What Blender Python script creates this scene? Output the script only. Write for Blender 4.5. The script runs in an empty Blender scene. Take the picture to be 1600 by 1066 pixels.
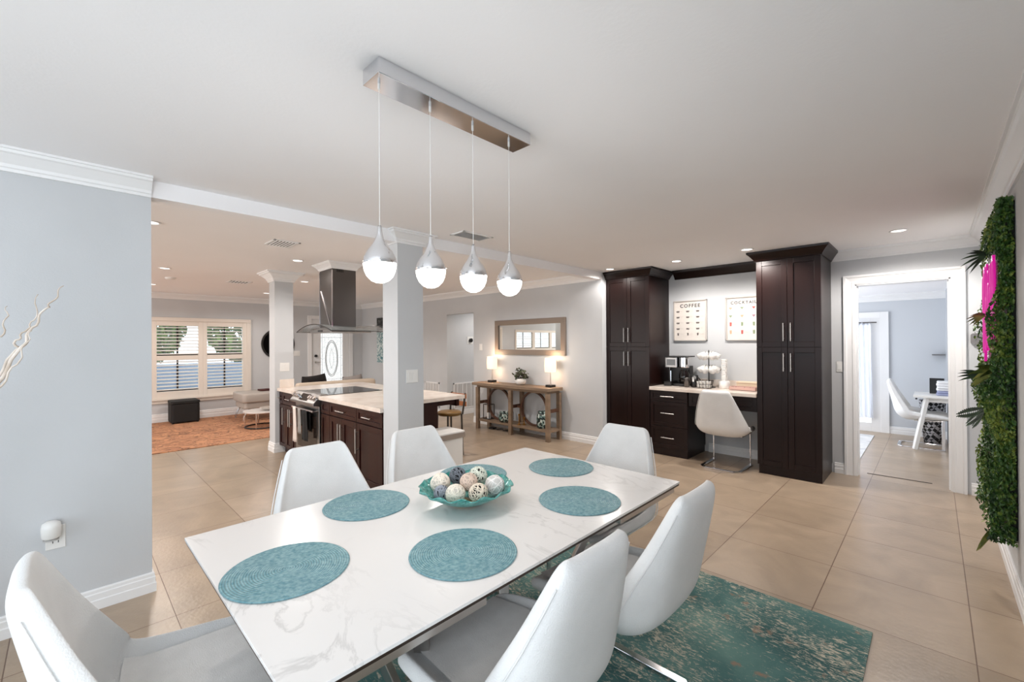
import bpy, bmesh, math, random
from mathutils import Vector, Matrix, Euler
rnd = random.Random(7)
sc = bpy.context.scene
col = sc.collection
PI = math.pi

# ------------------------------------------------------------------ camera
cam_d = bpy.data.cameras.new('camera')
cam = bpy.data.objects.new('camera', cam_d)
col.objects.link(cam)
cam_d.sensor_fit = 'HORIZONTAL'
cam_d.sensor_width = 36.0
cam_d.lens = 676.1 / 1600 * 36.0
cam_d.clip_start = 0.02
YAW, PITCH, ROLL = 0.7724, 0.004, -0.0062
_f = Vector((-math.sin(YAW) * math.cos(PITCH), math.cos(YAW) * math.cos(PITCH), math.sin(PITCH)))
_r = Vector((math.cos(YAW), math.sin(YAW), 0))
_u = _r.cross(_f)
_r2 = _r * math.cos(ROLL) + _u * math.sin(ROLL)
_u2 = -_r * math.sin(ROLL) + _u * math.cos(ROLL)
cam.matrix_world = Matrix(((_r2.x, _u2.x, -_f.x, 0), (_r2.y, _u2.y, -_f.y, 0), (_r2.z, _u2.z, -_f.z, 1.45), (0, 0, 0, 1)))
sc.camera = cam

# ------------------------------------------------------------------ world, view
w = bpy.data.worlds.new('sky'); sc.world = w; w.use_nodes = True
bg = w.node_tree.nodes['Background']
bg.inputs[0].default_value = (0.80, 0.90, 1.0, 1)
bg.inputs[1].default_value = 2.2
sc.view_settings.view_transform = 'Standard'
sc.view_settings.look = 'None'
sc.view_settings.gamma = 1
sc.view_settings.use_curve_mapping = False
sc.view_settings.exposure = 0.16
sc.cycles.use_denoising = True
sc.cycles.max_bounces = 9
sc.cycles.diffuse_bounces = 6
sc.cycles.glossy_bounces = 4
sc.cycles.transmission_bounces = 6
sc.cycles.transparent_max_bounces = 8
sc.cycles.sample_clamp_indirect = 6.0
sc.cycles.caustics_reflective = False
sc.cycles.caustics_refractive = False

def light(name, kind, loc, power, color=(1, 1, 1), rot=(0, 0, 0), size=1, size_y=None, spot=None):
    d = bpy.data.lights.new(name, kind); d.energy = power; d.color = color
    o = bpy.data.objects.new(name, d); col.objects.link(o)
    o.location = loc; o.rotation_euler = rot
    if kind == 'AREA':
        d.size = size
        if size_y: d.shape = 'RECTANGLE'; d.size_y = size_y
        else: d.shape = 'DISK'
    elif kind == 'SPOT':
        d.shadow_soft_size = size; d.spot_size = spot; d.spot_blend = 0.45
    else:
        d.shadow_soft_size = size
    return o
DAY = (0.86, 0.93, 1.0)
# area lamps: daylight for the rooms, and added fill where marked
light('daylight_dining_doors', 'AREA', (-1.5, -2.45, 1.25), 17, DAY, (PI / 2 + 0.3, 0, 0), 3.2, 2.1)
light('fill_side_window', 'AREA', (0.31, -0.95, 1.35), 36, DAY, (0, PI / 2 + 0.0, 0), 1.7, 1.5)  # added lamp to brighten the near chair backs, no known window there
light('fill_living_south', 'AREA', (-6.9, -3.9, 1.3), 150, (1.0, 0.98, 0.96), (PI / 2 + 0.3, 0, 0), 5.5, 1.9)  # added fill before the blank south wall, evens out the living room
light('daylight_back_room', 'AREA', (-1.95, 7.6, 1.3), 42, (0.92, 0.95, 1.0), (0, -PI / 2, 0), 1.9, 1.9)
WARM = (1.0, 0.94, 0.89)

# ------------------------------------------------------------------ materials
def lin(c):
    return tuple(((x / 255) / 12.92 if x / 255 <= 0.04045 else ((x / 255 + 0.055) / 1.055) ** 2.4) for x in c) + (1.0,)
_m = {}
def mat(name, rgb=(200, 200, 200), rough=0.5, metal=0.0, **k):
    if name in _m: return _m[name]
    m = bpy.data.materials.new(name); m.use_nodes = True
    b = m.node_tree.nodes['Principled BSDF']
    b.inputs['Base Color'].default_value = lin(rgb)
    b.inputs['Roughness'].default_value = rough
    b.inputs['Metallic'].default_value = metal
    for kk, v in k.items():
        b.inputs[kk.replace('_', ' ')].default_value = v
    _m[name] = m
    return m
def nodes(m):
    return m.node_tree.nodes, m.node_tree.links, m.node_tree.nodes['Principled BSDF']
def noise_color(m, c1, c2, scale=5, detail=4, dist=0.0, stretch=(1, 1, 1), lo=0.35, hi=0.65, bump=0.0, bscale=None, coord='Object'):
    n, l, b = nodes(m)
    tc = n.new('ShaderNodeTexCoord'); mp = n.new('ShaderNodeMapping'); mp.inputs['Scale'].default_value = stretch
    l.new(tc.outputs[coord], mp.inputs[0])
    t = n.new('ShaderNodeTexNoise'); t.inputs['Scale'].default_value = scale; t.inputs['Detail'].default_value = detail; t.inputs['Distortion'].default_value = dist
    l.new(mp.outputs[0], t.inputs[0])
    r = n.new('ShaderNodeValToRGB'); r.color_ramp.elements[0].position = lo; r.color_ramp.elements[1].position = hi
    r.color_ramp.elements[0].color = lin(c1); r.color_ramp.elements[1].color = lin(c2)
    l.new(t.outputs[0], r.inputs[0]); l.new(r.outputs[0], b.inputs['Base Color'])
    if bump:
        t2 = n.new('ShaderNodeTexNoise'); t2.inputs['Scale'].default_value = bscale or scale * 4
        l.new(mp.outputs[0], t2.inputs[0])
        bp = n.new('ShaderNodeBump'); bp.inputs['Strength'].default_value = bump; bp.inputs['Distance'].default_value = 0.01
        l.new(t2.outputs[0], bp.inputs['Height']); l.new(bp.outputs[0], b.inputs['Normal'])
    return m

M_wall = noise_color(mat('wall_paint', rough=0.85), (198, 200, 202), (202, 204, 206), 2, 2, bump=0.08, bscale=120)
M_ceil = noise_color(mat('ceiling_paint', rough=0.9), (243, 242, 243), (245, 244, 245), 1.2, 2, bump=0.06, bscale=60)
M_trim = mat('white_trim', (236, 236, 236), 0.4)
M_wood = noise_color(mat('espresso_wood', rough=0.33), (20, 7, 6), (30, 12, 9), 3, 6, 0.4, (1, 1, 0.12), 0.3, 0.7)
M_wood_red = noise_color(mat('dark_cherry_wood', rough=0.30), (30, 9, 6), (48, 16, 11), 3, 6, 0.4, (1, 1, 0.12), 0.3, 0.7)
M_chrome = mat('chrome', (225, 225, 228), 0.12, 1.0)
M_nickel = mat('brushed_nickel', (196, 192, 188), 0.3, 1.0)
M_steel = mat('stainless_steel', (150, 148, 146), 0.28, 1.0)
M_steel_dark = mat('dark_stainless_steel', (104, 101, 99), 0.34, 1.0)
M_black = mat('black_plastic', (14, 13, 13), 0.35)
M_blackglass = mat('black_glass', (10, 10, 11), 0.04)
M_leather = noise_color(mat('white_leather', rough=0.55), (226, 226, 225), (232, 232, 231), 8, 3, bump=0.25, bscale=260)
M_seat = noise_color(mat('pale_grey_upholstery', rough=0.7), (222, 220, 217), (228, 226, 223), 20, 3, bump=0.2, bscale=300)
M_plate = mat('white_plastic', (232, 231, 228), 0.35)
for _q in (M_wood, M_wood_red): _q.node_tree.nodes['Principled BSDF'].inputs['Specular IOR Level'].default_value = 0.28
M_counter = noise_color(mat('cream_quartz', rough=0.18), (222, 208, 196), (236, 226, 216), 6, 6, 0.6)
M_gold = mat('gold_metal', (190, 140, 70), 0.3, 1.0)

def marble():
    m = mat('white_marble', (236, 234, 232), 0.2)
    n, l, b = nodes(m)
    tc = n.new('ShaderNodeTexCoord')
    mp = n.new('ShaderNodeMapping'); mp.inputs['Rotation'].default_value = (0, 0, 0.7); mp.inputs['Scale'].default_value = (1.0, 2.2, 1)
    l.new(tc.outputs['Object'], mp.inputs[0])
    t = n.new('ShaderNodeTexNoise'); t.inputs['Scale'].default_value = 1.7; t.inputs['Detail'].default_value = 9; t.inputs['Roughness'].default_value = 0.6; t.inputs['Distortion'].default_value = 1.6
    l.new(mp.outputs[0], t.inputs[0])
    s = n.new('ShaderNodeMath'); s.operation = 'SUBTRACT'; s.inputs[1].default_value = 0.5; l.new(t.outputs[0], s.inputs[0])
    a = n.new('ShaderNodeMath'); a.operation = 'ABSOLUTE'; l.new(s.outputs[0], a.inputs[0])
    r = n.new('ShaderNodeValToRGB')
    r.color_ramp.elements[0].position = 0.0; r.color_ramp.elements[0].color = lin((206, 204, 202))
    r.color_ramp.elements[1].position = 0.03; r.color_ramp.elements[1].color = lin((228, 226, 224))
    e = r.color_ramp.elements.new(0.12); e.color = lin((228, 226, 224))
    l.new(a.outputs[0], r.inputs[0])
    t2 = n.new('ShaderNodeTexNoise'); t2.inputs['Scale'].default_value = 1.3
    l.new(tc.outputs['Object'], t2.inputs[0])
    r2 = n.new('ShaderNodeValToRGB'); r2.color_ramp.elements[0].position = 0.45; r2.color_ramp.elements[1].position = 0.62
    l.new(t2.outputs[0], r2.inputs[0])
    mx = n.new('ShaderNodeMix'); mx.data_type = 'RGBA'
    l.new(r2.outputs[0], mx.inputs[0]); mx.inputs[6].default_value = lin((228, 226, 224)); l.new(r.outputs[0], mx.inputs[7])
    l.new(mx.outputs[2], b.inputs['Base Color'])
    return m
M_marble = marble()

def tiles():
    m = mat('beige_floor_tile', rough=0.3)
    n, l, b = nodes(m)
    tc = n.new('ShaderNodeTexCoord')
    mp = n.new('ShaderNodeMapping'); mp.inputs['Location'].default_value = (-0.128, -0.403, 0)
    l.new(tc.outputs['Object'], mp.inputs[0])
    br = n.new('ShaderNodeTexBrick')
    br.offset = 0.0; br.squash = 1.0
    br.inputs['Scale'].default_value = 1.0
    br.inputs['Brick Width'].default_value = 0.6085; br.inputs['Row Height'].default_value = 0.605
    br.inputs['Mortar Size'].default_value = 0.0028; br.inputs['Mortar Smooth'].default_value = 0.3
    br.inputs['Color1'].default_value = lin((160, 142, 122)); br.inputs['Color2'].default_value = lin((174, 156, 136)); br.inputs['Mortar'].default_value = lin((112, 88, 70))
    l.new(mp.outputs[0], br.inputs[0])
    t = n.new('ShaderNodeTexNoise'); t.inputs['Scale'].default_value = 2.3; t.inputs['Detail'].default_value = 8; t.inputs['Distortion'].default_value = 1.4
    l.new(tc.outputs['Object'], t.inputs[0])
    r = n.new('ShaderNodeValToRGB'); r.color_ramp.elements[0].position = 0.3; r.color_ramp.elements[1].position = 0.72
    r.color_ramp.elements[0].color = (0.80, 0.78, 0.76, 1); r.color_ramp.elements[1].color = (1.12, 1.10, 1.08, 1)
    l.new(t.outputs[0], r.inputs[0])
    mx = n.new('ShaderNodeMix'); mx.data_type = 'RGBA'; mx.blend_type = 'MULTIPLY'; mx.inputs[0].default_value = 0.85
    l.new(br.outputs[0], mx.inputs[6]); l.new(r.outputs[0], mx.inputs[7]); l.new(mx.outputs[2], b.inputs['Base Color'])
    t3 = n.new('ShaderNodeTexNoise'); t3.inputs['Scale'].default_value = 45; t3.inputs['Detail'].default_value = 3
    l.new(tc.outputs['Object'], t3.inputs[0])
    bp = n.new('ShaderNodeBump'); bp.inputs['Strength'].default_value = 0.12; bp.inputs['Distance'].default_value = 0.01
    l.new(t3.outputs[0], bp.inputs['Height'])
    bp2 = n.new('ShaderNodeBump'); bp2.invert = True; bp2.inputs['Strength'].default_value = 0.5; bp2.inputs['Distance'].default_value = 0.002
    l.new(br.outputs['Fac'], bp2.inputs['Height']); l.new(bp.outputs[0], bp2.inputs['Normal'])
    l.new(bp2.outputs[0], b.inputs['Normal'])
    return m
M_tile = tiles()

def placemat():
    m = mat('teal_woven_placemat', (120, 165, 175), 0.55)
    n, l, b = nodes(m)
    tc = n.new('ShaderNodeTexCoord')
    wv = n.new('ShaderNodeTexWave'); wv.wave_type = 'RINGS'; wv.rings_direction = 'Z'; wv.inputs['Scale'].default_value = 42; wv.inputs['Distortion'].default_value = 0
    l.new(tc.outputs['Object'], wv.inputs[0])
    t = n.new('ShaderNodeTexNoise'); t.inputs['Scale'].default_value = 90; t.inputs['Detail'].default_value = 3
    l.new(tc.outputs['Object'], t.inputs[0])
    r = n.new('ShaderNodeValToRGB'); r.color_ramp.elements[0].position = 0.3; r.color_ramp.elements[1].position = 0.7
    r.color_ramp.elements[0].color = lin((84, 140, 152)); r.color_ramp.elements[1].color = lin((146, 184, 190))
    l.new(t.outputs[0], r.inputs[0])
    mx = n.new('ShaderNodeMix'); mx.data_type = 'RGBA'; mx.blend_type = 'MULTIPLY'; mx.inputs[0].default_value = 0.28
    l.new(r.outputs[0], mx.inputs[6]); l.new(wv.outputs[0], mx.inputs[7]); l.new(mx.outputs[2], b.inputs['Base Color'])
    bp = n.new('ShaderNodeBump'); bp.inputs['Strength'].default_value = 0.6; bp.inputs['Distance'].default_value = 0.003
    l.new(wv.outputs[0], bp.inputs['Height']); l.new(bp.outputs[0], b.inputs['Normal'])
    return m
M_mat = placemat()

def rug_teal():
    m = mat('distressed_teal_rug', rough=0.95)
    n, l, b = nodes(m)
    tc = n.new('ShaderNodeTexCoord')
    t = n.new('ShaderNodeTexNoise'); t.inputs['Scale'].default_value = 2.6; t.inputs['Detail'].default_value = 6; t.inputs['Distortion'].default_value = 0.5
    l.new(tc.outputs['Object'], t.inputs[0])
    r = n.new('ShaderNodeValToRGB')
    r.color_ramp.elements[0].position = 0.30; r.color_ramp.elements[0].color = lin((44, 84, 84))
    r.color_ramp.elements[1].position = 0.70; r.color_ramp.elements[1].color = lin((104, 140, 132))
    e = r.color_ramp.elements.new(0.52); e.color = lin((72, 112, 109))
    l.new(t.outputs[0], r.inputs[0])
    mp = n.new('ShaderNodeMapping'); mp.inputs['Scale'].default_value = (1, 2.6, 1); mp.inputs['Rotation'].default_value = (0, 0, 0.1)
    l.new(tc.outputs['Object'], mp.inputs[0])
    t2 = n.new('ShaderNodeTexNoise'); t2.inputs['Scale'].default_value = 26; t2.inputs['Detail'].default_value = 7; t2.inputs['Roughness'].default_value = 0.75; t2.inputs['Distortion'].default_value = 1.2
    l.new(mp.outputs[0], t2.inputs[0])
    t4 = n.new('ShaderNodeTexNoise'); t4.inputs['Scale'].default_value = 3.2; t4.inputs['Detail'].default_value = 3
    l.new(tc.outputs['Object'], t4.inputs[0])
    ad = n.new('ShaderNodeMath'); ad.operation = 'MULTIPLY_ADD'; ad.inputs[1].default_value = 0.30; l.new(t4.outputs[0], ad.inputs[0]); l.new(t2.outputs[0], ad.inputs[2])
    r2 = n.new('ShaderNodeValToRGB'); r2.color_ramp.elements[0].position = 0.68; r2.color_ramp.elements[1].position = 0.77
    l.new(ad.outputs[0], r2.inputs[0])
    mx = n.new('ShaderNodeMix'); mx.data_type = 'RGBA'; l.new(r2.outputs[0], mx.inputs[0]); l.new(r.outputs[0], mx.inputs[6]); mx.inputs[7].default_value = lin((188, 180, 162))
    t3 = n.new('ShaderNodeTexNoise'); t3.inputs['Scale'].default_value = 9; t3.inputs['Detail'].default_value = 6; l.new(tc.outputs['Object'], t3.inputs[0])
    r3 = n.new('ShaderNodeValToRGB'); r3.color_ramp.elements[0].position = 0.64; r3.color_ramp.elements[1].position = 0.72; l.new(t3.outputs[0], r3.inputs[0])
    mx2 = n.new('ShaderNodeMix'); mx2.data_type = 'RGBA'; l.new(r3.outputs[0], mx2.inputs[0]); l.new(mx.outputs[2], mx2.inputs[6]); mx2.inputs[7].default_value = lin((150, 120, 100))
    l.new(mx2.outputs[2], b.inputs['Base Color'])
    bp = n.new('ShaderNodeBump'); bp.inputs['Strength'].default_value = 0.4; bp.inputs['Distance'].default_value = 0.004
    l.new(t2.outputs[0], bp.inputs['Height']); l.new(bp.outputs[0], b.inputs['Normal'])
    return m
M_rug = rug_teal()

def rug_orange():
    m = mat('orange_patterned_rug', rough=0.95)
    n, l, b = nodes(m)
    tc = n.new('ShaderNodeTexCoord'); mp = n.new('ShaderNodeMapping'); mp.inputs['Scale'].default_value = (1.5, 0.55, 1); mp.inputs['Rotation'].default_value = (0, 0, 0.12)
    l.new(tc.outputs['Object'], mp.inputs[0])
    t = n.new('ShaderNodeTexNoise'); t.inputs['Scale'].default_value = 3.4; t.inputs['Detail'].default_value = 4.5; t.inputs['Distortion'].default_value = 2.2
    l.new(mp.outputs[0], t.inputs[0])
    r = n.new('ShaderNodeValToRGB')
    cs = [(0.30, (150, 105, 80)), (0.40, (190, 134, 100)), (0.452, (86, 64, 52)), (0.478, (194, 138, 100)), (0.55, (204, 150, 112)), (0.572, (100, 78, 62)), (0.60, (194, 136, 102)), (0.75, (146, 132, 106))]
    r.color_ramp.elements[0].position = cs[0][0]; r.color_ramp.elements[0].color = lin(cs[0][1])
    r.color_ramp.elements[1].position = cs[-1][0]; r.color_ramp.elements[1].color = lin(cs[-1][1])
    for p, c in cs[1:-1]:
        e = r.color_ramp.elements.new(p); e.color = lin(c)
    l.new(t.outputs[0], r.inputs[0]); l.new(r.outputs[0], b.inputs['Base Color'])
    return m
M_rug2 = rug_orange()
M_oak = noise_color(mat('weathered_oak', rough=0.6), (112, 92, 74), (150, 128, 106), 5, 7, 0.8, (0.3, 1, 1), 0.3, 0.7, 0.2)
M_oak_dark = noise_color(mat('dark_weathered_wood', rough=0.5), (70, 44, 32), (98, 66, 48), 6, 6, 0.6, (0.3, 1, 1), 0.3, 0.7)

def emit(name, rgb, strength):
    m = mat(name, rgb, 0.4)
    n, l, b = nodes(m)
    b.inputs['Emission Color'].default_value = lin(rgb); b.inputs['Emission Strength'].default_value = strength
    return m
M_globe = emit('frosted_lit_globe', (255, 250, 244), 3.0)
M_down = emit('lit_downlight_lens', (255, 248, 240), 2.5)
M_shade = emit('lit_fabric_lampshade', (252, 226, 200), 0.75)
M_neon = emit('pink_neon_tube', (214, 22, 150), 0.75); _m['pink_neon_tube'].node_tree.nodes['Principled BSDF'].inputs['Base Color'].default_value = (0.1, 0.0, 0.05, 1)
M_glass = mat('clear_glass', (235, 245, 243), 0.02); nodes(M_glass)[2].inputs['Transmission Weight'].default_value = 1.0; nodes(M_glass)[2].inputs['IOR'].default_value = 1.3
def thin_glass(name, rgb, a, rough=0.02):
    m = mat(name, rgb, rough); b = nodes(m)[2]
    b.inputs['Alpha'].default_value = a
    return m
M_pane = thin_glass('window_glass', (225, 235, 235), 0.12)
M_hoodglass = thin_glass('smoked_hood_glass', (120, 124, 124), 0.45)

# ------------------------------------------------------------------ geometry helpers
def rootloc(o):
    v = Vector((0, 0, 0))
    while o is not None:
        v += o.location; o = o.parent
    return v
class MB:
    def __init__(s): s.bm = bmesh.new()
    def box(s, x0, x1, y0, y1, z0, z1, rz=0, piv=None):
        if x0 > x1: x0, x1 = x1, x0
        if y0 > y1: y0, y1 = y1, y0
        if z0 > z1: z0, z1 = z1, z0
        vs = [s.bm.verts.new(p) for p in ((x0, y0, z0), (x1, y0, z0), (x1, y1, z0), (x0, y1, z0), (x0, y0, z1), (x1, y0, z1), (x1, y1, z1), (x0, y1, z1))]
        for f in ((0, 3, 2, 1), (4, 5, 6, 7), (0, 1, 5, 4), (1, 2, 6, 5), (2, 3, 7, 6), (3, 0, 4, 7)):
            s.bm.faces.new([vs[i] for i in f])
        if rz:
            c = Vector(piv) if piv else Vector(((x0 + x1) / 2, (y0 + y1) / 2, 0))
            for v in vs:
                d = v.co - c; v.co = c + Matrix.Rotation(rz, 3, 'Z') @ d
        return s
    def bar(s, p, q, wd, ht=None, up=(0, 0, 1)):
        ht = ht or wd
        p, q = Vector(p), Vector(q); d = (q - p).normalized(); u = Vector(up)
        if abs(d.dot(u)) > 0.99: u = Vector((0, 1, 0))
        sd = d.cross(u).normalized(); u = sd.cross(d).normalized()
        vs = [s.bm.verts.new(a + sd * (wd / 2 * i) + u * (ht / 2 * j)) for a in (p, q) for i, j in ((-1, -1), (1, -1), (1, 1), (-1, 1))]
        for f in ((0, 1, 2, 3), (7, 6, 5, 4), (0, 4, 5, 1), (1, 5, 6, 2), (2, 6, 7, 3), (3, 7, 4, 0)):
            s.bm.faces.new([vs[i] for i in f])
        return s
    def tube(s, pts, r, seg=8, closed=False):
        pts = [Vector(p) for p in pts]; n = len(pts); rings = []
        rr = r if isinstance(r, (list, tuple)) else [r] * n
        prev = None
        for i, p in enumerate(pts):
            if closed: d = pts[(i + 1) % n] - pts[i - 1]
            else: d = pts[min(i + 1, n - 1)] - pts[max(i - 1, 0)]
            d.normalize()
            if prev is None:
                a = Vector((0, 0, 1)) if abs(d.z) < 0.9 else Vector((1, 0, 0))
                u = d.cross(a).normalized()
            else:
                u = (prev - d * prev.dot(d))
                u = u.normalized() if u.length > 1e-6 else prev
            prev = u; v = d.cross(u)
            rings.append([s.bm.verts.new(p + (u * math.cos(2 * PI * k / seg) + v * math.sin(2 * PI * k / seg)) * rr[i]) for k in range(seg)])
        m = n if closed else n - 1
        for i in range(m):
            a, b = rings[i], rings[(i + 1) % n]
            for k in range(seg):
                s.bm.faces.new((a[k], a[(k + 1) % seg], b[(k + 1) % seg], b[k]))
        if not closed:
            s.bm.faces.new(rings[0][::-1]); s.bm.faces.new(rings[-1])
        return s
    def cyl(s, p, q, r, seg=20): return s.tube([p, q], r, seg)
    def lathe(s, prof, c=(0, 0, 0), seg=32, sx=1, sy=1):
        rings = []
        for r, z in prof:
            if r < 1e-6: rings.append([s.bm.verts.new((c[0], c[1], c[2] + z))])
            else: rings.append([s.bm.verts.new((c[0] + r * sx * math.cos(2 * PI * k / seg), c[1] + r * sy * math.sin(2 * PI * k / seg), c[2] + z)) for k in range(seg)])
        for a, b in zip(rings, rings[1:]):
            for k in range(seg):
                k2 = (k + 1) % seg
                if len(a) == 1 and len(b) == 1: continue
                if len(a) == 1: s.bm.faces.new((a[0], b[k2], b[k]))
                elif len(b) == 1: s.bm.faces.new((a[k], a[k2], b[0]))
                else: s.bm.faces.new((a[k], a[k2], b[k2], b[k]))
        return s
    def sphere(s, c, r, seg=16, rings=10, sz=1):
        return s.lathe([(r * math.sin(PI * i / rings), -r * sz * math.cos(PI * i / rings)) for i in range(rings + 1)], c, seg)
    def prism(s, poly, z0, z1):
        a = [s.bm.verts.new((x, y, z0)) for x, y in poly]; b = [s.bm.verts.new((x, y, z1)) for x, y in poly]
        n = len(poly)
        s.bm.faces.new(a[::-1]); s.bm.faces.new(b)
        for i in range(n): s.bm.faces.new((a[i], a[(i + 1) % n], b[(i + 1) % n], b[i]))
        return s
    def sweep(s, prof, p, q, nrm, m0=0, m1=0):
        # prof: (out, z) points; swept p->q (xy), out along nrm; m0/m1: end extension per unit of out (mitre)
        p, q, nv = Vector((p[0], p[1])), Vector((q[0], q[1])), Vector(nrm)
        d = (q - p).normalized()
        A = []; B = []
        for o, z in prof:
            a = p + nv * o - d * (m0 * o); b = q + nv * o + d * (m1 * o)
            A.append(s.bm.verts.new((a.x, a.y, z))); B.append(s.bm.verts.new((b.x, b.y, z)))
        n = len(prof)
        s.bm.faces.new(A); s.bm.faces.new(B[::-1])
        for i in range(n): s.bm.faces.new((A[i], B[i], B[(i + 1) % n], A[(i + 1) % n]))
        return s
    def grid(s, f, nu, nv):
        g = [[s.bm.verts.new(f(i / nu, j / nv)) for j in range(nv + 1)] for i in range(nu + 1)]
        for i in range(nu):
            for j in range(nv):
                s.bm.faces.new((g[i][j], g[i + 1][j], g[i + 1][j + 1], g[i][j + 1]))
        return s
    def build(s, name, m, parent=None, bevel=0, smooth=False, solid=0, sub=0, recalc=True, seg=2):
        bm = s.bm
        if recalc: bmesh.ops.recalc_face_normals(bm, faces=bm.faces)
        xs = [v.co for v in bm.verts]
        if parent is None:
            off = Vector(((min(c.x for c in xs) + max(c.x for c in xs)) / 2, (min(c.y for c in xs) + max(c.y for c in xs)) / 2, min(c.z for c in xs)))
        else: off = rootloc(parent)
        for v in bm.verts: v.co -= off
        me = bpy.data.meshes.new(name); bm.to_mesh(me); bm.free()
        me.materials.append(m)
        o = bpy.data.objects.new(name, me); col.objects.link(o)
        if parent is None: o.location = off
        else: o.parent = parent
        if smooth:
            for p in me.polygons: p.use_smooth = True
        if bevel:
            b = o.modifiers.new('bevel', 'BEVEL'); b.width = bevel; b.segments = seg; b.limit_method = 'ANGLE'; b.angle_limit = 0.6
        if solid:
            b = o.modifiers.new('solid', 'SOLIDIFY'); b.thickness = solid; b.offset = -1
        if sub:
            b = o.modifiers.new('sub', 'SUBSURF'); b.levels = sub; b.render_levels = sub
        return o
def tag(o, label, cat, group=None, kind=None):
    o['label'] = label; o['category'] = cat
    if group: o['group'] = group
    if kind: o['kind'] = kind
    return o
def thing(name, label, cat, loc=(0, 0, 0), group=None):
    o = bpy.data.objects.new(name, None); o.empty_display_size = 0.1; col.objects.link(o); o.location = loc
    return tag(o, label, cat, group)
def struct(name, mb, m, label=None, **k):
    o = mb.build(name, m, **k)
    if k.get('parent') is None: o['kind'] = 'structure'
    if label: o['label'] = label; 
    return o
def struct_root(name, loc, label):
    o = bpy.data.objects.new(name, None); o.empty_display_size = 0.1; col.objects.link(o); o.location = loc
    o['kind'] = 'structure'; o['label'] = label
    return o
def dup(root, loc=None, rz=None, label=None, group=None):
    def cp(o, par):
        c = o.copy(); col.objects.link(c); c.parent = par
        for ch in list(o.children): cp(ch, c)
        return c
    r = cp(root, None)
    if loc is not None: r.location = loc
    if rz is not None: r.rotation_euler = (0, 0, rz)
    if label: r['label'] = label
    if group: r['group'] = group
    return r
def text_mesh(txt, size, m, name, parent, origin, xdir=(1, 0, 0), ydir=(0, 0, 1), depth=0.0008, spacing=1.0, align='CENTER'):
    cu = bpy.data.curves.new('lettering', 'FONT'); cu.body = txt; cu.size = size; cu.align_x = align; cu.align_y = 'CENTER'; cu.extrude = depth; cu.offset = size * 0.035; cu.space_character = spacing
    t = bpy.data.objects.new('lettering_tmp', cu); col.objects.link(t)
    bpy.context.view_layer.update()
    me = bpy.data.meshes.new_from_object(t.evaluated_get(bpy.context.evaluated_depsgraph_get()))
    bpy.data.objects.remove(t); bpy.data.curves.remove(cu)
    X, Y = Vector(xdir), Vector(ydir); Zv = X.cross(Y); off = Vector(origin) - rootloc(parent)
    for v in me.vertices:
        v.co = off + X * v.co.x + Y * v.co.y + Zv * v.co.z
    me.materials.clear(); me.materials.append(m)
    o = bpy.data.objects.new(name, me); col.objects.link(o); o.parent = parent
    return o

H = 2.425      # ceiling height
XL = -3.31     # dining west wall
XR = 0.335     # east wall
YM = 5.20      # wall with the mirror
YN = 5.90      # wall behind the desk
XW = -10.35    # living room west wall

# ------------------------------------------------------------------ structure
struct('floor', MB().box(XW - 0.12, 2.6, -4.2, 9.1, -0.1, 0), M_tile).location.x += 0
fl = [o for o in col.objects if o.name == 'floor'][0]
# keep the tile grid anchored to the world: shift mesh back so that the object's origin is the world origin
for v in fl.data.vertices: v.co += fl.location
fl.location = (0, 0, 0)
struct('ceiling', MB().box(XW - 0.12, XR + 0.1, -4.2, 6.02, H, H + 0.1), M_ceil)
TH = 0.11
struct('wall_dining_west', MB().box(XL - TH, XL, -2.6, 0.345, 0, H), M_wall)
mb = MB(); mb.box(XR, XR + 0.1, -2.6, -1.8, 0, H); mb.box(XR, XR + 0.1, -0.1, 6.02, 0, H); mb.box(XR, XR + 0.1, -1.8, -0.1, 0, 0.45); mb.box(XR, XR + 0.1, -1.8, -0.1, 2.2, H); struct('wall_east', mb, M_wall)
mb = MB(); mb.box(XL - TH, -3.1, -2.6, -2.5, 0, H); mb.box(0.1, XR, -2.6, -2.5, 0, H); mb.box(-3.1, 0.1, -2.6, -2.5, 2.3, H); mb.box(-3.1, 0.1, -2.6, -2.5, 0, 0.2)
struct('wall_south', mb, M_wall)
# north wall with the doorway
mb = MB(); mb.box(-2.9, -0.602, YN, YN + 0.12, 0, H); mb.box(0.12, XR, YN, YN + 0.12, 0, H); mb.box(-0.602, 0.12, YN, YN + 0.12, 2.05, H)
struct('wall_north', mb, M_wall)
# mirror wall with the hall opening
mb = MB(); mb.box(XW, -6.85, YM, YM + 0.12, 0, H); mb.box(-6.05, XL, YM, YM + 0.12, 0, H); mb.box(-6.85, -6.05, YM, YM + 0.12, 2.01, H)
mb.box(XL - 0.12, XL, YM + 0.12, YN + 0.12, 0, H)
struct('wall_mirror', mb, M_wall)
# living west wall with window and front door openings
W0, W1, WZ0, WZ1 = 0.30, 2.56, 0.44, 1.90
mb = MB(); V0, V1 = -3.30, -0.40
mb.box(XW - 0.12, XW, -4.2, V0, 0, H); mb.box(XW - 0.12, XW, V1, W0, 0, H); mb.box(XW - 0.12, XW, V0, V1, 0, WZ0); mb.box(XW - 0.12, XW, V0, V1, WZ1, H); mb.box(XW - 0.12, XW, W1, 3.95, 0, H); mb.box(XW - 0.12, XW, 4.85, YM + 0.12, 0, H)
mb.box(XW - 0.12, XW, W0, W1, 0, WZ0); mb.box(XW - 0.12, XW, W0, W1, WZ1, H); mb.box(XW - 0.12, XW, 3.95, 4.85, 2.03, H)
struct('wall_living_west', mb, M_wall)
struct('wall_living_south', MB().box(XW, XL - TH, -4.2, -4.1, 0, H), M_wall)
mb = MB(); mb.box(XL - TH, XL - TH + 0.1, -4.1, -2.6, 0, H); struct('wall_living_east', mb, M_wall)
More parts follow.
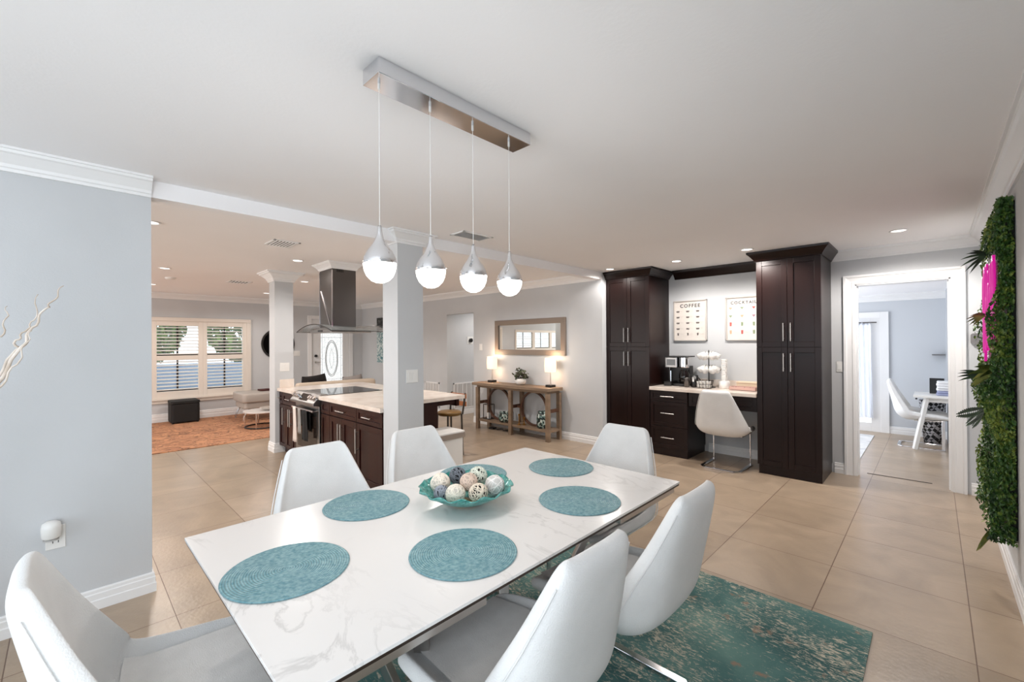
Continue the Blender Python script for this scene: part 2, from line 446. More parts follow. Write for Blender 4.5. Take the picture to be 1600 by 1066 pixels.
# hall beyond the opening
mb = MB(); mb.box(-6.99, -6.87, YM + 0.12, 7.6, 0, H); mb.box(-6.99, -4.9, 7.6, 7.7, 0, H); mb.box(-5.0, -4.9, YM + 0.12, 7.6, 0, H)
struct('wall_hall', mb, M_wall)
struct('ceiling', MB().box(-7.0, -4.9, 6.02, 7.7, H, H + 0.1), M_ceil)
# back room
mb = MB(); mb.box(-2.1, 0.62, 8.95, 9.05, 0, H); struct('wall_back_room_north', mb, mat('blue_grey_wall_paint', (200, 204, 209), 0.85))
MBR = _m['blue_grey_wall_paint']
mb = MB(); mb.box(0.6, 0.7, 6.02, 8.95, 0, H); mb.box(0.13, 0.6, 8.62, 8.95, 0, H); struct('wall_back_room_east', mb, MBR)
mb = MB(); mb.box(-2.1, -2.0, 6.02, 8.95, 0, H); struct('wall_back_room_west', mb, MBR)
struct('ceiling', MB().box(-2.1, 0.7, 6.02, 9.05, 2.17, 2.27), M_ceil)

def glazed(n, x0, x1, y0, y1, z0, z1, bars, label):
    r_ = struct_root('window_%d' % n, ((x0 + x1) / 2, (y0 + y1) / 2, z0), label)
    mb = MB(); hx = abs(x1 - x0) > abs(y1 - y0); e = 0.06
    def seg(a, b, c, d):
        if hx: mb.box(a, b, y0, y1, c, d)
        else: mb.box(x0, x1, a, b, c, d)
    a0, a1 = (x0, x1) if hx else (y0, y1)
    seg(a0, a1, z0, z0 + e); seg(a0, a1, z1 - e, z1)
    for i in range(bars + 1):
        c = a0 + (a1 - a0 - e) * i / bars; seg(c, c + e, z0 + e, z1 - e)
    mb.build('window_frame', M_trim, r_)
    return r_
glazed(7, -3.1, 0.1, -2.58, -2.52, 0.2, 2.3, 4, 'white framed sliding glass doors behind the camera')
glazed(8, 0.35, 0.41, -1.8, -0.1, 0.45, 2.2, 2, 'white framed side window added behind the camera for the fill lamp')  # unseen window put in to go with the side fill lamp
# crown mouldings
CR = [(0, -0.105), (0.012, -0.105), (0.014, -0.09), (0.022, -0.085), (0.026, -0.07), (0.045, -0.05), (0.065, -0.03), (0.078, -0.025), (0.082, -0.012), (0.095, -0.012), (0.095, 0), (0, 0)]
def crown(name, p, q, n, h=H, m0=0, m1=0, k=1.0):
    return struct(name, MB().sweep([(o * k, h + z * k) for o, z in CR], p, q, n, m0, m1), M_trim)
crown('trim_1', (XL, -2.5), (XL, 0.345), (1, 0))
crown('trim_2', (XW, YM), (XL - 0.1, YM), (0, -1), m0=-1)
crown('trim_3', (XW, -4.1), (XW, YM), (1, 0), m1=-1)
crown('trim_4', (-0.80, YN), (XR, YN), (0, -1), m1=-1)
crown('trim_5', (XR, -2.5), (XR, YN), (-1, 0), m1=-1)
crown('trim_6', (-2.0, 8.95), (0.13, 8.95), (0, -1), h=2.17)
# baseboards
BB = [(0, 0), (0.018, 0), (0.018, 0.05), (0.014, 0.055), (0.014, 0.085), (0.010, 0.09), (0.010, 0.105), (0.005, 0.112), (0, 0.112)]
def base(name, segs, k=1.0):
    mb = MB()
    for p, q, n in segs: mb.sweep([(o * k, z * k) for o, z in BB], p, q, n)
    return struct(name, mb, M_trim)
mb = MB(); mb.sweep(BB, (XL, -2.5), (XL, 0.345), (1, 0), 0, 1); mb.sweep(BB, (XL, 0.345), (XL - TH, 0.345), (0, 1), 1, 0); struct('baseboard_dining_west', mb, M_trim)
base('baseboard_east', [((XR, -2.5), (XR, YN), (-1, 0))])
base('baseboard_north', [((-2.13, YN), (-1.42, YN), (0, -1)), ((-0.79, YN), (-0.70, YN), (0, -1)), ((0.245, YN), (XR, YN), (0, -1))])
base('baseboard_mirror', [((XW, YM), (-6.85, YM), (0, -1)), ((-6.05, YM), (XL, YM), (0, -1)), ((XL, YM), (XL, YM + 0.06), (1, 0))])
base('baseboard_living_west', [((XW, -4.1), (XW, 3.86), (1, 0)), ((XW, 4.94), (XW, YM), (1, 0))], 1.4)
base('baseboard_hall', [((-6.87, YM + 0.12), (-6.87, 7.6), (1, 0))])
base('baseboard_back_room', [((-0.5, 8.95), (0.13, 8.95), (0, -1))])
# ceiling beam along the former wall
o = struct('trim_7', MB().box(XL - TH, XL, 0.345, 1.985, 2.325, H).box(XL - TH, XL, 2.246, YM, 2.325, H), M_ceil, 'pale plastered ceiling beam running from the left wall to the dark cabinets')
# columns
def column(x0, x1, y0, y1, n, label, k, zt):
    struct('trim_%d' % n, MB().box(x0, x1, y0, y1, 0, H), M_wall, label)
    mb = MB(); mb2 = MB()
    pr = [(o_ * k, H + z_ * k) for o_, z_ in CR]
    for p, q, nn in (((x0, y0), (x1, y0), (0, -1)), ((x1, y0), (x1, y1), (1, 0)), ((x1, y1), (x0, y1), (0, 1)), ((x0, y1), (x0, y0), (-1, 0))):
        mb.sweep(pr, p, q, nn, 1, 1)
        mb2.sweep([(o_, z_ * 1.1) for o_, z_ in BB], p, q, nn, 1, 1)
    struct('trim_%d' % (n + 1), mb, M_trim, label.split(' ')[0] + ' crown capital of ' + ' '.join(label.split(' ')[1:]))
    struct('baseboard_column_%d' % n, mb2, M_trim)
column(XL - 0.25, XL, 1.986, 2.245, 8, 'white square column beside the island under the beam', 1.0, H)
column(-6.53, -6.31, 1.93, 2.165, 10, 'white square column at the far end of the island', 1.25, H)

# doorway casing
def casing(name, x0, x1, y, zt, wd, jamb_depth, label):
    r = struct_root(name, ((x0 + x1) / 2, y, 0), label)
    pf = [(0, 0), (0, 0.012), (0.02, 0.018), (0.03, 0.014), (wd - 0.03, 0.02), (wd - 0.02, 0.03), (wd, 0.03), (wd, 0)]
    mb = MB()
    def strip(a, b, outx, outz):
        A = [mb.bm.verts.new((a[0] + outx * u * (1 if a[2] else 1), y - t, a[1] + outz * u * a[2])) for u, t in pf]
        B = [mb.bm.verts.new((b[0] + outx * u * (1), y - t, b[1] + outz * u * b[2])) for u, t in pf]
        n = len(pf); mb.bm.faces.new(A); mb.bm.faces.new(B[::-1])
        for i in range(n): mb.bm.faces.new((A[i], B[i], B[(i + 1) % n], A[(i + 1) % n]))
    strip((x0, 0, 0), (x0, zt, 1), -1, 1)
    strip((x1, 0, 0), (x1, zt, 1), 1, 1)
    # head
    A = [mb.bm.verts.new((x0 - u, y - t, zt + u)) for u, t in pf]; B = [mb.bm.verts.new((x1 + u, y - t, zt + u)) for u, t in pf]
    n = len(pf); mb.bm.faces.new(A); mb.bm.faces.new(B[::-1])
    for i in range(n): mb.bm.faces.new((A[i], B[i], B[(i + 1) % n], A[(i + 1) % n]))
    mb.build('casing', M_trim, r)
    mb = MB(); mb.box(x0, x0 + 0.012, y - 0.001, y + jamb_depth, 0, zt); mb.box(x1 - 0.012, x1, y - 0.001, y + jamb_depth, 0, zt); mb.box(x0, x1, y - 0.001, y + jamb_depth, zt - 0.012, zt)
    mb.box(x0 + 0.012, x0 + 0.022, y + 0.05, y + 0.08, 0, zt - 0.012); mb.box(x1 - 0.022, x1 - 0.012, y + 0.05, y + 0.08, 0, zt - 0.012)
    mb.build('jamb', M_trim, r)
    return r
d1 = casing('door_1', -0.602, 0.12, YN, 2.05, 0.098, 0.13, 'white cased doorway opening to the back room')
MB().box(-0.53, -0.02, 6.08, 6.095, 0.0, 0.004).build('threshold_strip', mat('dark_threshold', (60, 48, 40), 0.5), d1)

# ------------------------------------------------------------------ recessed lights, vents
def downlight(loc, label, power, warm=WARM):
    t = thing('recessed_light', label, 'ceiling light', (loc[0], loc[1], H), 'recessed ceiling downlights')
    MB().lathe([(0.062, 0), (0.066, -0.004), (0.058, -0.008), (0.050, -0.006), (0.050, -0.0005)], (loc[0], loc[1], H), 28).build('trim_ring', M_trim, t, smooth=True)
    MB().lathe([(0, -0.003), (0.05, -0.003), (0.05, -0.0005), (0, -0.0005)], (loc[0], loc[1], H), 28).build('lens', M_down, t)
    light('downlight_beam', 'SPOT', (loc[0], loc[1], H - 0.03), power, warm, (0, 0, 0), 0.05, spot=2.85)
    return t
DP = 76
for (x, y), lab in (((-0.215, 5.14), 'recessed light in front of the white cased doorway'), ((-1.41, 5.02), 'recessed light above the tall right cabinet'),
                    ((-2.218, 5.13), 'recessed light above the coffee desk'), ((-3.08, 5.04), 'recessed light above the left dark cabinet at the beam')):
    downlight((x, y), lab, DP * {-0.215: 0.95, -1.41: 0.95, -2.218: 0.55, -3.08: 0.26}[x])
for (x, y), lab in (((-4.44, 0.46), 'recessed light touching the edge of the left wall, highest in the living area'), ((-6.98, 0.86), 'recessed light left of the far ceiling grille'),
                    ((-8.95, 0.94), 'recessed light at the edge of the left wall near the crown moulding'), ((-5.3, 1.87), 'recessed light left of the range hood chimney, nearer one'),
                    ((-7.02, 2.58), 'recessed light left of the range hood chimney, farther one'), ((-9.08, 2.64), 'recessed light just left of the far column by the crown moulding'),
                    ((-4.55, 3.4), 'recessed light between the second and third pendant lamps')):
    downlight((x, y), lab, DP * (1.0 if x > -5 else 0.50))
downlight((-5.9, 6.3), 'added unseen recessed light brightening the hall beyond the wall opening', 60)  # unseen lamp added because the hall was too dark
def vent(x0, x1, y0, y1, label, n, along='x', dark=(120, 116, 112)):
    t = thing('ceiling_vent', label, 'air vent', ((x0 + x1) / 2, (y0 + y1) / 2, H))
    e = 0.022
    mb = MB(); mb.box(x0, x1, y0, y0 + e, H - 0.008, H); mb.box(x0, x1, y1 - e, y1, H - 0.008, H); mb.box(x0, x0 + e, y0, y1, H - 0.008, H); mb.box(x1 - e, x1, y0, y1, H - 0.008, H)
    mb.build('frame', M_trim, t, bevel=0.002)
    MB().box(x0 + e, x1 - e, y0 + e, y1 - e, H - 0.002, H - 0.0005).build('backing', mat('vent_shadow_black', (50, 46, 44), 0.9), t)
    mb = MB()
    for i in range(n):
        f = (i + 0.5) / n
        if along == 'x':
            y = y0 + e + f * (y1 - y0 - 2 * e); mb.bar((x0 + e, y, H - 0.007), (x1 - e, y, H - 0.007), 0.010, 0.002, (0, 0.7, 0.7))
        else:
            x = x0 + e + f * (x1 - x0 - 2 * e); mb.bar((x, y0 + e, H - 0.007), (x, y1 - e, H - 0.007), 0.010, 0.002, (0.7, 0, 0.7))
    mb.build('slats', M_trim, t)
vent(-3.10, -2.90, 2.39, 2.74, 'ceiling vent grille beside the beam above the third pendant lamp', 7, 'y')
vent(-4.66, -4.36, 1.33, 1.57, 'white ceiling vent grille between the two columns', 7, 'x')
vent(-7.90, -7.62, 1.72, 2.02, 'small far ceiling vent grille above the living room window', 6, 'x')
o = thing('smoke_detector', 'small round smoke detector on the living room ceiling', 'smoke detector', (-7.925, 1.04, H))
MB().lathe([(0, -0.028), (0.05, -0.026), (0.066, -0.012), (0.066, 0)], (-7.925, 1.04, H), 24).build('housing', M_plate, o, smooth=True)

# ------------------------------------------------------------------ living room window with plantation shutters
def window(n, y0, y1, label):
    r = struct_root('window_%d' % n, (XW, (y0 + y1) / 2, WZ0), label)
    e = 0.07
    mb = MB()
    for a, b in ((y0, y0 + e), (y1 - e, y1)): mb.box(XW - 0.05, XW + 0.02, a, b, WZ0, WZ1)
    zm = 1.20; ya, yb_ = y0 + e, y1 - e
    mb.box(XW - 0.05, XW + 0.02, ya, yb_, WZ0, WZ0 + 0.13); mb.box(XW - 0.05, XW + 0.02, ya, yb_, WZ1 - 0.09, WZ1); mb.box(XW - 0.05, XW + 0.02, ya, yb_, zm - 0.045, zm + 0.045)
    mb.build('window_frame', mat('cream_shutter_paint', (226, 218, 208), 0.5), r, bevel=0.004)
    mb = MB()
    for a, b in ((WZ0 + 0.13, zm - 0.045), (zm + 0.045, WZ1 - 0.09)):
        k = 9
        for i in range(k):
            z = a + (i + 0.5) / k * (b - a)
            mb.bar((XW - 0.02, y0 + e, z), (XW - 0.02, y1 - e, z), 0.056, 0.009, (0.22, 0, 1))
    mb.build('shutter_louvers', _m['cream_shutter_paint'], r)
    mb = MB(); ym = (y0 + y1) / 2
    mb.box(XW - 0.085, XW - 0.065, ym - 0.014, ym + 0.014, WZ0, WZ1)
    for a, b in ((y0 + 0.001, ym - 0.014), (ym + 0.014, y1 - 0.001)):
        mb.box(XW - 0.085, XW - 0.065, a, b, 0.57, 0.61); mb.box(XW - 0.085, XW - 0.065, a, b, 1.24, 1.275)
    mb.build('sash_bars', mat('dark_bronze_sash', (38, 32, 30), 0.5), r)
    MB().box(XW - 0.100, XW - 0.096, y0 + .001, y1 - .001, WZ0, WZ1).build('pane', M_pane, r)
    return r
window(1, 1.80 + 0.06, 2.62 + 0.0, 'right shuttered window panel over the grey chaise')
window(2, 1.08, 1.86, 'middle shuttered window panel above the black ottoman')
window(3, 0.30, 1.08, 'left shuttered window panel mostly hidden by the wall edge')
window(4, -1.36, -0.40, 'shuttered window reflected at the left of the wall mirror')
window(5, -2.33, -1.36, 'shuttered window reflected in the middle of the wall mirror')
window(6, -3.30, -2.33, 'shuttered window reflected at the right of the wall mirror')
mb = MB()
mb.box(XW, XW + 0.035, 0.24, 2.70, WZ1, WZ1 + 0.07); mb.box(XW, XW + 0.035, 2.62, 2.70, WZ0, WZ1); mb.box(XW, XW + 0.035, 0.24, 0.30, WZ0, WZ1)
mb.box(XW, XW + 0.06, 0.22, 2.72, WZ0 - 0.03, WZ0); mb.box(XW, XW + 0.03, 0.24, 2.70, WZ0 - 0.09, WZ0 - 0.03)
struct('trim_12', mb, _m['cream_shutter_paint'], 'cream casing and sill round the shuttered windows', bevel=0.004)

# front door with oval decorative glass
r = struct_root('door_2', (XW, 4.4, 0), 'white front door with decorative oval glass')
y0, y1 = 3.95, 4.85; g0, g1 = 4.17, 4.70
mb = MB(); X0, X1 = XW - 0.07, XW - 0.025
mb.box(X0, X1, y0, g0, 0, 2.03); mb.box(X0, X1, g1, y1, 0, 2.03); mb.box(X0, X1, g0, g1, 0, 0.35); mb.box(X0, X1, g0, g1, 1.85, 2.03)
mb.build('door_slab', M_trim, r, bevel=0.003)
mg = emit('daylit_frosted_glass', (120, 124, 125), 0.95); n_, l_, b_ = nodes(mg)
tc = n_.new('ShaderNodeTexCoord'); nt = n_.new('ShaderNodeTexNoise'); nt.inputs['Scale'].default_value = 45; nt.inputs['Detail'].default_value = 5
l_.new(tc.outputs['Object'], nt.inputs[0]); rp = n_.new('ShaderNodeValToRGB'); rp.color_ramp.elements[0].position = 0.38; rp.color_ramp.elements[1].position = 0.55
rp.color_ramp.elements[0].color = lin((190, 198, 198)); rp.color_ramp.elements[1].color = lin((255, 255, 255)); l_.new(nt.outputs[0], rp.inputs[0]); l_.new(rp.outputs[0], b_.inputs['Emission Color'])
MB().box(XW - 0.052, XW - 0.046, g0, g1, 0.35, 1.85).build('leaded_glass', mg, r)
mb = MB()
yc, zc = (g0 + g1) / 2, 1.1
for a, b_r in ((0.15, 0.43), (0.13, 0.39)):
    mb.tube([(XW - 0.042, yc + a * math.cos(t), zc + b_r * math.sin(t)) for t in [2 * PI * i / 32 for i in range(32)]], 0.007, 5, True)
for s_ in (-1, 1):
    mb.tube([(XW - 0.042, yc + s_ * 0.225, 0.36), (XW - 0.042, yc + s_ * 0.225, 1.84)], 0.003, 5)
    mb.tube([(XW - 0.042, yc + s_ * 0.05 * math.sin(i / 8 * PI), zc - 0.25 + i * 0.06) for i in range(9)], 0.003, 5)
for z in (0.42, 0.6, 1.6, 1.78):
    mb.tube([(XW - 0.042, g0 + 0.01, z), (XW - 0.042, g1 - 0.01, z)], 0.003, 5)
mb.build('leading', mat('lead_came', (150, 152, 152), 0.5), r)
mb = MB(); mb.cyl((XW - 0.03, 4.05, 1.17), (XW + 0.02, 4.05, 1.17), 0.03)
mb.build('deadbolt', M_black, r)
mb = MB(); mb.cyl((XW - 0.03, 4.05, 1.02), (XW + 0.03, 4.05, 1.02), 0.02); mb.bar((XW + 0.03, 4.05, 1.02), (XW + 0.03, 4.15, 1.02), 0.014)
mb.build('door_handle', M_nickel, r)
mb = MB(); mb.box(XW, XW + 0.02, 3.86, 3.95, 0, 2.11); mb.box(XW, XW + 0.02, 4.85, 4.94, 0, 2.11); mb.box(XW, XW + 0.02, 3.95, 4.85, 2.03, 2.11)
mb.build('casing', M_trim, r, bevel=0.003)

# outside: grass, hedge, driveway wall
M_leafout = noise_color(mat('garden_foliage', rough=0.8), (46, 78, 36), (128, 158, 78), 6, 5, lo=0.35, hi=0.65)
o = tag(MB().box(-30, XW - 0.13, -14, 16, -0.35, -0.30).build('front_lawn', noise_color(mat('lawn_grass', rough=0.9), (70, 100, 54), (110, 140, 80), 3, 6)), 'green lawn outside the shuttered windows', 'lawn', kind='stuff')
def bush(x, y, z0, rx, h_, label):
    mb = MB(); r2 = random.Random(int(abs(x * 100 + y * 37)))
    for i in range(2600):
        a = r2.uniform(0, 2 * PI); u = r2.uniform(-1, 1); rr = math.sqrt(1 - u * u)
        c = Vector((x + rx * rr * math.cos(a) * r2.uniform(.8, 1), y + rx * 1.5 * rr * math.sin(a) * r2.uniform(.8, 1), z0 + h_ / 2 + h_ / 2 * u))
        e = Euler((r2.uniform(0, PI), r2.uniform(0, PI), r2.uniform(0, PI))).to_matrix(); s_ = r2.uniform(.09, .18)
        vs = [mb.bm.verts.new(c + e @ Vector(p) * s_) for p in ((-1, 0, 0), (0, -.45, 0), (1, 0, .2), (0, .45, 0))]
        mb.bm.faces.new(vs)
    t = thing('garden_tree', label, 'tree', (x, y, -0.3), 'trees outside the window')
    mb.build('foliage', M_leafout, t, recalc=False)
    MB().cyl((x, y, -0.3), (x, y, z0 + h_ * 0.6), 0.09, 8).build('trunk', M_oak_dark, t)
bush(-16.0, 1.3, 0.9, 0.8, 2.6, 'leafy tree seen through the middle shutters')
bush(-15.8, 4.3, 0.8, 1.0, 3.0, 'leafy tree seen through the right shutters')
bush(-16.5, -2.2, 0.9, 1.0, 2.8, 'leafy tree seen through the left shutters')
o = tag(MB().box(-14.2, -14.0, -6, 9, -0.299, 0.95).build('garden_wall', mat('blue_grey_garden_wall', (150, 165, 195), 0.8)), 'blue grey low garden wall outside the windows', 'wall')

# ------------------------------------------------------------------ cabinets
def shaker(mb, x0, x1, z0, z1, y, st=0.055, th=0.02, rec=0.009, gap=0.0015):
    x0 += gap; x1 -= gap; z0 += gap; z1 -= gap
    mb.box(x0, x0 + st, y - th, y, z0, z1); mb.box(x1 - st, x1, y - th, y, z0, z1)
    mb.box(x0 + st, x1 - st, y - th, y, z0, z0 + st); mb.box(x0 + st, x1 - st, y - th, y, z1 - st, z1)
    mb.box(x0 + st, x1 - st, y - th + rec, y, z0 + st, z1 - st)
    return mb
def handle_v(parent, x, z0, z1, y, r=0.006):
    mb = MB(); yy = y - 0.032
    mb.cyl((x, yy, z0), (x, yy, z1), r, 12)
    for z in (z0 + 0.15 * (z1 - z0), z1 - 0.15 * (z1 - z0)): mb.cyl((x, y, z), (x, yy, z), r * 0.8, 8)
    mb.build('handle', M_nickel, parent, smooth=False)
def handle_h(parent, x0, x1, z, y, r=0.006):
    mb = MB(); yy = y - 0.032
    mb.cyl((x0, yy, z), (x1, yy, z), r, 12)
    for x in (x0 + 0.15 * (x1 - x0), x1 - 0.15 * (x1 - x0)): mb.cyl((x, y, z), (x, yy, z), r * 0.8, 8)
    mb.build('handle', M_nickel, parent, smooth=False)
def door(parent, x0, x1, z0, z1, y, hx=None, hz=None, m=M_wood, st=0.055):
    d = shaker(MB(), x0, x1, z0, z1, y, st).build('door', m, parent, bevel=0.002)
    if hx is not None: handle_v(d, hx, hz[0], hz[1], y - 0.02)
    return d
def drawer(parent, x0, x1, z0, z1, y, hl=0.12, m=M_wood, hz=None, flat=False, h=True):
    mb = MB()
    if flat: mb.box(x0 + .0015, x1 - .0015, y - 0.02, y, z0 + .0015, z1 - .0015)
    else: shaker(mb, x0, x1, z0, z1, y, min(0.045, (z1 - z0) * 0.27))
    d = mb.build('drawer', m, parent, bevel=0.002)
    if h:
        c = (x0 + x1) / 2; z = hz if hz else (z0 + z1) / 2
        handle_h(d, c - hl / 2, c + hl / 2, z, y - 0.02)
    return d
CCR = [(0, -0.10), (0.012, -0.10), (0.018, -0.085), (0.04, -0.055), (0.062, -0.03), (0.075, -0.02), (0.078, 0), (0, 0)]
def pantry(x0, x1, label, left_open):
    yf, yb = 5.32, YN - 0.004
    t = thing('pantry_cabinet', label, 'cabinet', ((x0 + x1) / 2, (yf + yb) / 2, 0))
    mb = MB(); mb.box(x0, x1, yf, yb, 0.10, H - 0.075); mb.box(x0 + 0.01, x1 - 0.006, yf + 0.005, yb, 0, 0.10)
    mb.build('body', M_wood, t, bevel=0.002)
    xm = (x0 + x1) / 2; zs = 1.385
    door(t, x0, xm, 0.10, zs, yf, xm - 0.033, (1.13, 1.32)); door(t, xm, x1, 0.10, zs, yf, xm + 0.033, (1.13, 1.32))
    door(t, x0, xm, zs, 2.325, yf, xm - 0.033, (1.45, 1.64)); door(t, xm, x1, zs, 2.325, yf, xm + 0.033, (1.45, 1.64))
    mb = MB(); pr = [(o_, H - 0.002 + z_) for o_, z_ in CCR]
    yy = yf - 0.02
    mb.sweep(pr, (x0, yy), (x1, yy), (0, -1), 1 if left_open else 0, 1)
    mb.sweep(pr, (x1, yy), (x1, yb), (1, 0), 1, 0)
    if left_open: mb.sweep(pr, (x0, yb), (x0, yy), (-1, 0), 0, 1)
    mb.box(x0, x1, yy, yb, H - 0.075, H - 0.003)
    mb.build('crown', M_wood, t)
    return t
pantry(XL + 0.003, -2.66, 'tall espresso pantry cabinet left of the coffee desk, touching the beam', False)
pantry(-1.40, -0.81, 'tall espresso pantry cabinet right of the coffee desk, beside the doorway', True)
# drawer base
t = thing('drawer_cabinet', 'espresso three-drawer base cabinet left of the desk chair', 'cabinet', (-2.415, 5.6, 0))
mb = MB(); mb.box(-2.657, -2.17, 5.32, YN - .02, 0.09, 0.825); mb.box(-2.657, -2.18, 5.325, YN - .02, 0, 0.09); mb.build('body', M_wood, t, bevel=0.002)
drawer(t, -2.655, -2.17, 0.69, 0.825, 5.32, 0.17, hz=0.755); drawer(t, -2.655, -2.17, 0.375, 0.688, 5.32, 0.17, hz=0.545); drawer(t, -2.655, -2.17, 0.10, 0.372, 5.32, 0.17, hz=0.235)
t = thing('desk_apron_drawer', 'espresso apron drawer spanning the knee space above the desk chair', 'drawer', (-1.785, 5.6, 0.66))
MB().box(-2.167, -1.403, 5.345, 5.80, 0.66, 0.825).build('box', M_wood, t, bevel=0.002)
drawer(t, -2.165, -1.405, 0.66, 0.825, 5.345, h=False)
t = thing('desk_countertop', 'cream stone countertop of the coffee desk', 'countertop', (-2.03, 5.6, 0.828))
MB().box(-2.657, -1.403, 5.275, YN - 0.002, 0.828, 0.87).build('slab', M_counter, t, bevel=0.004)
MB().box(-2.657, -1.403, YN - 0.018, YN - 0.002, 0.87, 0.955).build('backsplash', M_counter, t, bevel=0.002)
t = thing('cabinet_crown_bridge', 'espresso crown moulding bridging the two pantry cabinets', 'moulding', (-2.0, YN, 2.3))
MB().sweep([(o_ * 1.3, H - 0.002 + z_ * 1.15) for o_, z_ in CCR], (-2.57, YN - .001), (-1.49, YN - .001), (0, -1)).build('moulding', M_wood, t)

# posters
M_paper = mat('poster_paper', (222, 214, 206), 0.5); M_ink = mat('dark_ink', (40, 34, 32), 0.6)
M_frame = mat('pale_silver_frame', (190, 184, 178), 0.35)
def poster(x0, x1, z0, z1, title, label, kind):
    y = YN - 0.003
    t = thing('poster', label, 'framed poster', ((x0 + x1) / 2, y, z0))
    mb = MB(); e = 0.014
    for a in ((x0, x1, z0, z0 + e), (x0, x1, z1 - e, z1), (x0, x0 + e, z0, z1), (x1 - e, x1, z0, z1)): mb.box(a[0], a[1], y - 0.028, y, a[2], a[3])
    mb.build('frame', M_frame, t, bevel=0.002)
    MB().box(x0 + e, x1 - e, y - 0.012, y, z0 + e, z1 - e).build('print', M_paper, t)
    text_mesh(title, 0.064 if kind == 'coffee' else 0.050, M_ink, 'title', t, ((x0 + x1) / 2, y - 0.0128, z1 - 0.075), spacing=1.3)
    wd, ht = x1 - x0, z1 - z0
    r2 = random.Random(3)
    cols = {'coffee': [(70, 52, 46)], 'cocktail': [(190, 60, 50), (200, 150, 110), (150, 100, 120), (120, 140, 100)]}[kind]
    mbs = {}
    for c in range(3):
        for k in range(5 if kind == 'coffee' else 4):
            n = 5 if kind == 'coffee' else 4
            x = x0 + wd * (0.13 + 0.30 * c); z = z1 - ht * (0.26 + 0.66 * k / (n - 0.4)); q = y - 0.013
            mb = mbs.setdefault(r2.randrange(len(cols)), MB())
            s_ = 0.024
            if kind == 'coffee':
                pts = [(-s_, 0.004), (s_, 0.004), (s_ * 0.75, -s_ * 0.7), (-s_ * 0.75, -s_ * 0.7)]
                if k == 4: pts = [(-s_ * .5, .016), (s_ * .5, .016), (s_ * .35, -.018), (-s_ * .35, -.018)]
            elif k in (0, 1): pts = [(-s_, 0.014), (s_, 0.014), (0, -0.016), (-0.002, -0.016)]
            else: pts = [(-s_ * .55, .026), (s_ * .55, .026), (s_ * .45, -.022), (-s_ * .45, -.022)]
            vs = [mb.bm.verts.new((x + a, q, z + b)) for a, b in pts]; mb.bm.faces.new(vs)
            if k == 1 and kind == 'cocktail':
                mb.box(x - .001, x + .001, q - .0003, q, z - .032, z - .014)
            lm = mbs.setdefault('line', MB())
            for j in range(2): lm.box(x + 0.030, x + 0.030 + r2.uniform(0.03, 0.055), q - 0.0003, q, z + 0.004 - j * 0.009, z + 0.0055 - j * 0.009)
    pr = [o_ for o_ in t.children if o_.name.startswith('print')][0]; big = bmesh.new(); big.from_mesh(pr.data)
    for k, mb in mbs.items():
        pr.data.materials.append(mat('ink_%s_%s' % (kind, k), cols[k] if k != 'line' else (150, 136, 126), 0.6)); mi = len(pr.data.materials) - 1
        for f_ in mb.bm.faces: f_.material_index = mi
        for v_ in mb.bm.verts: v_.co -= rootloc(t)
        tmp = bpy.data.meshes.new('tmp'); mb.bm.to_mesh(tmp); mb.bm.free(); big.from_mesh(tmp); bpy.data.meshes.remove(tmp)
    big.to_mesh(pr.data); big.free()
    MB().box(x0 + e, x1 - e, y - 0.0175, y - 0.0165, z0 + e, z1 - e).build('glass', thin_glass('poster_glass', (230, 230, 230), 0.06), t)
poster(-2.585, -2.14, 1.46, 2.01, 'COFFEE', 'framed coffee guide poster on the left above the coffee maker', 'coffee')
poster(-1.905, -1.46, 1.46, 2.01, 'COCKTAILS', 'framed cocktails guide poster partly hidden by the right pantry', 'cocktail')

# ------------------------------------------------------------------ things on the coffee desk
zc = 0.871
t = thing('coffee_maker', 'black and steel dual coffee maker on the left of the coffee desk', 'coffee maker', (-2.43, 5.62, zc))
mb = MB(); mb.box(-2.56, -2.29, 5.55, 5.78, zc, zc + 0.035); mb.box(-2.56, -2.29, 5.68, 5.80, zc, zc + 0.26); mb.box(-2.56, -2.46, 5.50, 5.78, zc, zc + 0.06)
mb.build('base', M_black, t, bevel=0.006)
mb = MB(); mb.box(-2.56, -2.40, 5.54, 5.80, zc + 0.24, zc + 0.375); mb.build('control_head', M_steel, t, bevel=0.006)
MB().box(-2.535, -2.425, 5.535, 5.54, zc + 0.27, zc + 0.35).build('display', M_blackglass, t)
MB().box(-2.565, -2.27, 5.52, 5.81, zc + 0.376, zc + 0.39).build('lid', M_black, t, bevel=0.003)
MB().lathe([(0, 0.24), (0.06, 0.24), (0.062, 0.25), (0.062, 0.37), (0, 0.37)], (-2.335, 5.62, zc), 24).build('filter_basket', M_chrome, t, smooth=False)
c_ = MB().lathe([(0, 0.04), (0.055, 0.04), (0.068, 0.09), (0.064, 0.15), (0.045, 0.20), (0.047, 0.215), (0, 0.215)], (-2.335, 5.62, zc), 24).build('carafe', mat('dark_carafe_glass', (24, 20, 18), 0.06), t, smooth=True)
MB().tube([(-2.335, 5.56, zc + 0.20), (-2.335, 5.515, zc + 0.19), (-2.335, 5.505, zc + 0.12), (-2.335, 5.55, zc + 0.09)], 0.008, 8).build('carafe_handle', M_black, c_)
MB().cyl((-2.48, 5.54, zc + 0.06), (-2.48, 5.54, zc + 0.20), 0.014, 12).build('water_column', M_chrome, t)
t = thing('travel_mug', 'dark steel travel mug between the coffee maker and black mug', 'mug', (-2.255, 5.50, zc))
MB().lathe([(0, 0), (0.03, 0), (0.035, 0.10), (0.035, 0.12), (0, 0.125)], (-2.255, 5.50, zc), 20).build('cup', M_steel_dark, t, smooth=True)
t = thing('mug', 'small black mug with white rabbit drawing beside the coffee maker', 'mug', (-2.18, 5.56, zc))
